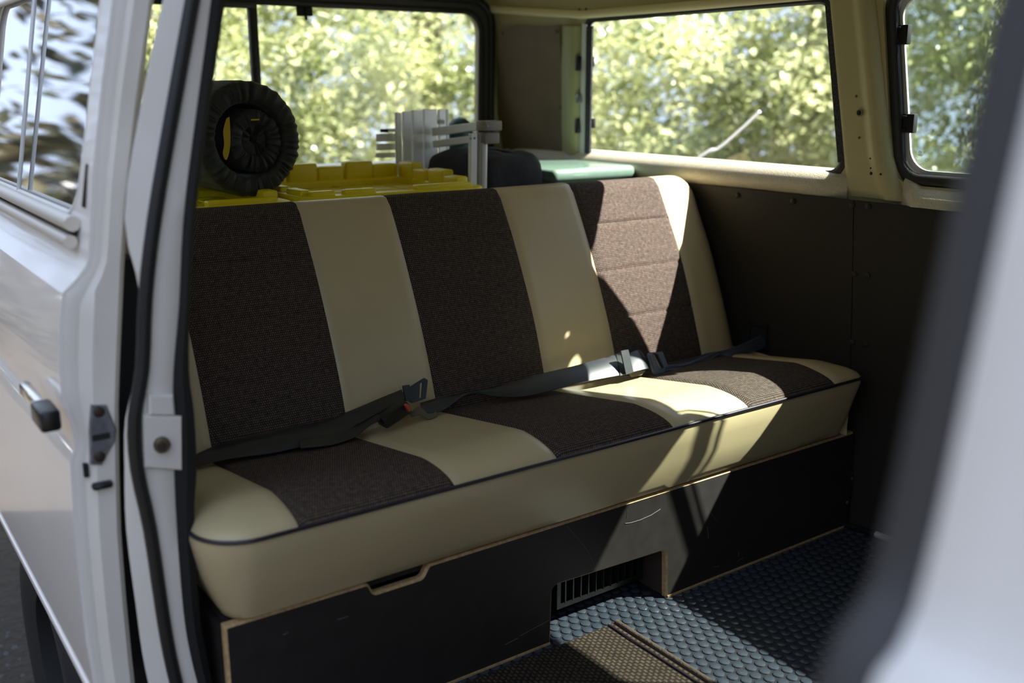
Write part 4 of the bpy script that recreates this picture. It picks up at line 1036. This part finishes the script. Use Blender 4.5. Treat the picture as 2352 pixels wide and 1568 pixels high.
for q, dx in (((1115, 1154, 277, 301), 0), ((1115, 1148, 304, 331), -.012)):
    p0, p1 = tz(q[0], q[3], XN + dx), tz(q[1], q[2], XN + dx); c = box('corner_cap', (XN + dx - .045, p0.y, p0.z), (XN + dx, p1.y, p1.z), M['grey_cap'], table, bev=.003)
disc('rivet', tz(1120, 289, XN), (1, 0, 0), .0035, .002, M['steel'], table)
lg = tz(1086, 306, XN - .02); bar('leg', lg, Vector((lg.x, lg.y - .012, .42)), .020, .014, M['alu'], table)
for q in ((1081, 318), (1090, 317)): disc('rivet', tz(*q, XN - .013), (1, 0, 0), .0033, .002, M['steel'], table)
lg = tz(1099, 308, XN - .026); bar('leg_edge', lg, Vector((lg.x, lg.y - .012, .42)), .007, .016, M['grey_cap'], table)
lg = tz(1111, 328, XN - .03); tube('leg', [lg, Vector((lg.x, lg.y - .014, .42))], .0105, M['alu'], table)

# black bag, green tank, teal bottle -------------------------------------------------
def soft_box(name, lo, hi, m, parent, lump, seed, nx=20):
    bm = bmesh.new(); bmesh.ops.create_cube(bm, size=2.0); bmesh.ops.subdivide_edges(bm, edges=bm.edges[:], cuts=12, use_grid_fill=True)
    lo, hi = Vector(lo), Vector(hi); c, h = (lo + hi) / 2, (hi - lo) / 2
    for v in bm.verts:
        p = v.co.copy(); s = (abs(p.x) ** 8 + abs(p.y) ** 8 + abs(p.z) ** 8) ** (1 / 8); q = p / s
        d = noise.noise(Vector((q.x * 2, q.y * 2, q.z * 2 + seed))) + .5 * noise.noise(Vector((q.x * 5, q.y * 5, q.z * 5 + seed)))
        k = 1 + lump * d; v.co = c + Vector((q.x * h.x * k, q.y * h.y * k, q.z * h.z * (k if q.z > 0 else 1)))
    return bm_obj(name, bm, m, parent, smooth=80)
bag = thing('black_bag', (-1.02, 1.2, .402), 'slumped black cloth bag between the folded table and green box', 'bag')
soft_box('bag_body', (-1.12, 1.045, .404), (-.80, 1.262, .925), M['bag'], bag, .05, 4)
tube('bag_seam', smoothline([Vector((-.795, 1.19, .80)), Vector((-.82, 1.195, .89)), Vector((-.90, 1.20, .922)), Vector((-1.05, 1.20, .925))], 5), .004, M['bag'], bag, seg=6)
tank = thing('green_box', (-.95, 1.43, .402), 'pale green enamelled metal box beside the rear side window', 'box')
tb = [atZ(1488, 404, .862), atZ(1270, 372, .862)]
box('box_body', (-1.12, 1.285, .402), (-.80, 1.578, .845), M['tank'], tank, bev=.012)
box('box_lid', (-1.13, 1.275, .836), (-.79, 1.586, .876), M['tank'], tank, bev=.016, seg=4)
bt = thing('teal_bottle', (-1.36, 1.28, .402), 'dark teal domed bottle top behind the folded table', 'bottle')
c = atX(1056, 288, -1.36); rr = .044; V = []
tube('bottle_body', [Vector((-1.36, c.y, z)) for z in (.404, .6, c.z - .02, c.z - .006, c.z + .006, c.z + .015, c.z + .021, c.z + .0245, c.z + .026)], [rr, rr, rr, rr * .96, rr * .84, rr * .66, rr * .46, rr * .25, rr * .04], M['teal'], bt, seg=24)
tube('bottle_band', [Vector((-1.36, c.y, c.z - .03)), Vector((-1.36, c.y, c.z - .022))], rr * 1.04, M['teal'], bt, seg=24)

# ================================================================== FOREST OUTSIDE
def leaves(name, n, sampler, size, m, parent=None, seed=1, aspect=.6):
    rnd = random.Random(seed); V, Fc = [], []
    for i in range(n):
        c = sampler(rnd); s = size * rnd.uniform(.6, 1.4)
        d = Vector((rnd.gauss(0, 1), rnd.gauss(0, 1), rnd.gauss(-.2, .6))).normalized(); up = Vector((rnd.gauss(0, .6), rnd.gauss(0, .6), 1)).normalized()
        w = d.cross(up).normalized() * s * aspect * .5; b = len(V)
        V += [c - d * s * .5, c + w, c + d * s * .5 - up * s * .12, c - w]; Fc.append((b, b + 1, b + 2, b + 3))
    return mesh(name, V, Fc, m, parent, smooth=0, recalc=False)
def clumps(seed, fn, n):
    rnd = random.Random(seed); return [fn(rnd) for _ in range(n)]
def arc(rnd):
    """clump centres on a belt round the rear and the left side of the van"""
    a = rnd.uniform(math.radians(86), math.radians(184)); r = rnd.uniform(3.6, 7.0)
    x, y = -.4 + r * math.cos(a), 1.0 + r * math.sin(a)
    return Vector((x, y, rnd.uniform(-.5, 1.6 + (r - 3.5) * .35))), rnd.uniform(.22, .5)
def arc_far(rnd):
    a = rnd.uniform(math.radians(84), math.radians(186)); r = rnd.uniform(7.0, 9.5)
    return Vector((-.4 + r * math.cos(a), 1.0 + r * math.sin(a), rnd.uniform(-.4, 3.6))), rnd.uniform(.4, .7)
CL = clumps(11, arc, 520)
CF = clumps(17, arc_far, 420)
def from_clumps(cl):
    def f(r):
        c, q = cl[r.randrange(len(cl))]
        v = Vector((r.gauss(0, 1), r.gauss(0, 1), r.gauss(0, 1))).normalized() * q * r.random() ** .4
        return c + Vector((v.x, v.y, v.z * .7))
    return f
_near, _far = from_clumps(CL), from_clumps(CF)
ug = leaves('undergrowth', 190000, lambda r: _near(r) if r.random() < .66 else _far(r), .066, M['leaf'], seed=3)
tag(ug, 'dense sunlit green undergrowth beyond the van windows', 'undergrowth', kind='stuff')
def tree(x, y, r, h, m, label, cat='tree', crown=None, group=None, lean=0.0, seed=1):
    t = thing('tree', (x, y, -.58), label, cat, group); rnd = random.Random(seed)
    pts = [Vector((x + lean * z + .05 * rnd.uniform(-1, 1), y + .05 * rnd.uniform(-1, 1), -.6 + z)) for z in [h * k / 6 for k in range(7)]]
    tube('trunk', pts, [r * (1.15 - .11 * k) for k in range(7)], m, t, seg=14)
    for k in range(5):
        z = h * rnd.uniform(.25, .8); a = rnd.uniform(0, 6.28); p = Vector((x + lean * z, y, -.6 + z)); L = rnd.uniform(.5, 1.2)
        tube('branch', [p, p + Vector((math.cos(a), math.sin(a), .25)) * L * .5, p + Vector((math.cos(a), math.sin(a), .35)) * L], [r * .25, r * .16, r * .06], m, t, seg=7)
    if crown:
        n, zc, rad = crown; cl = [(Vector((x + rnd.gauss(0, rad * .5), y + rnd.gauss(0, rad * .5), zc + rnd.gauss(0, rad * .6))), rnd.uniform(.3, .7)) for _ in range(24)]
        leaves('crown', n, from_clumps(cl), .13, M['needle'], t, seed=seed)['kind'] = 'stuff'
    return t
tree(-4.9, 1.28, .16, 5.0, M['pale_bark'], 'pale grey trunk seen past the rolled mat through the rear window', seed=2)
tree(-1.85, 6.6, .20, 6.0, M['bark'], 'dark brown trunk beyond the dusty front side window', lean=.02, seed=4)
tree(-2.6, 7.6, .14, 6.0, M['pale_bark'], 'slim pale trunk beyond the dusty front side window', seed=5)
tree(-4.2, 6.8, .13, 6.0, M['bark'], 'slim brown trunk behind the leaves of the rear side window', seed=6)
tree(-6.6, 4.4, .17, 6.0, M['bark'], 'brown trunk in the upper part of the rear hatch window', lean=-.02, seed=8)
tree(-.2, 9.6, .24, 7.0, M['bark'], 'tall dark-crowned tree far beyond the dusty front side window', crown=(5000, 4.4, 1.9), seed=12)  # added up-sun so its crown keeps the leaves in shade
tree(-2.4, 10.4, .22, 7.0, M['bark'], 'dark-crowned tree farthest behind the pillar between the side windows', crown=(5000, 4.4, 1.9), seed=13)  # twin crown added for the same shade
# trees on the near side, seen mirrored in the sliding door
for k, (x, y, r, s) in enumerate(((-3.6, -4.2, .16, 21), (-5.6, -5.2, .2, 22), (-2.0, -5.6, .18, 23), (-7.6, -4.4, .2, 24), (-4.6, -7.4, .22, 25), (-.2, -7.0, .2, 26), (-9.5, -6.5, .25, 27), (-6.6, -8.6, .25, 28))):
    tree(x, y, r, 7.5, M['bark'], 'brown forest tree mirrored in the sliding door glass', crown=(2600, 3.4, 1.5), group='trees mirrored in the sliding door', seed=s)
def arc2(rnd):
    a = rnd.uniform(math.radians(186), math.radians(350)); r = rnd.uniform(5.0, 9.0)
    return Vector((-.5 + r * math.cos(a), -.5 + r * math.sin(a), rnd.uniform(-.5, 1.5 + (r - 5) * .5))), rnd.uniform(.5, .9)
tag(leaves('forest_edge', 45000, from_clumps(clumps(31, arc2, 420)), .17, M['needle'], seed=9), 'shady mixed forest edge mirrored in the sliding door', 'undergrowth', kind='stuff')
streak = tube('bare_stem', smoothline([Vector((-1.9, 2.55, .50)), atY(1600, 366, 2.3), atY(1650, 340, 2.3), atY(1700, 298, 2.3), atY(1745, 256, 2.3)], 5), .006, M['pale_stem'], seg=8)  # a reflection in the window, built as a solid tube outside
tag(streak, 'thin pale curved stem outside the rear side window', 'stem')
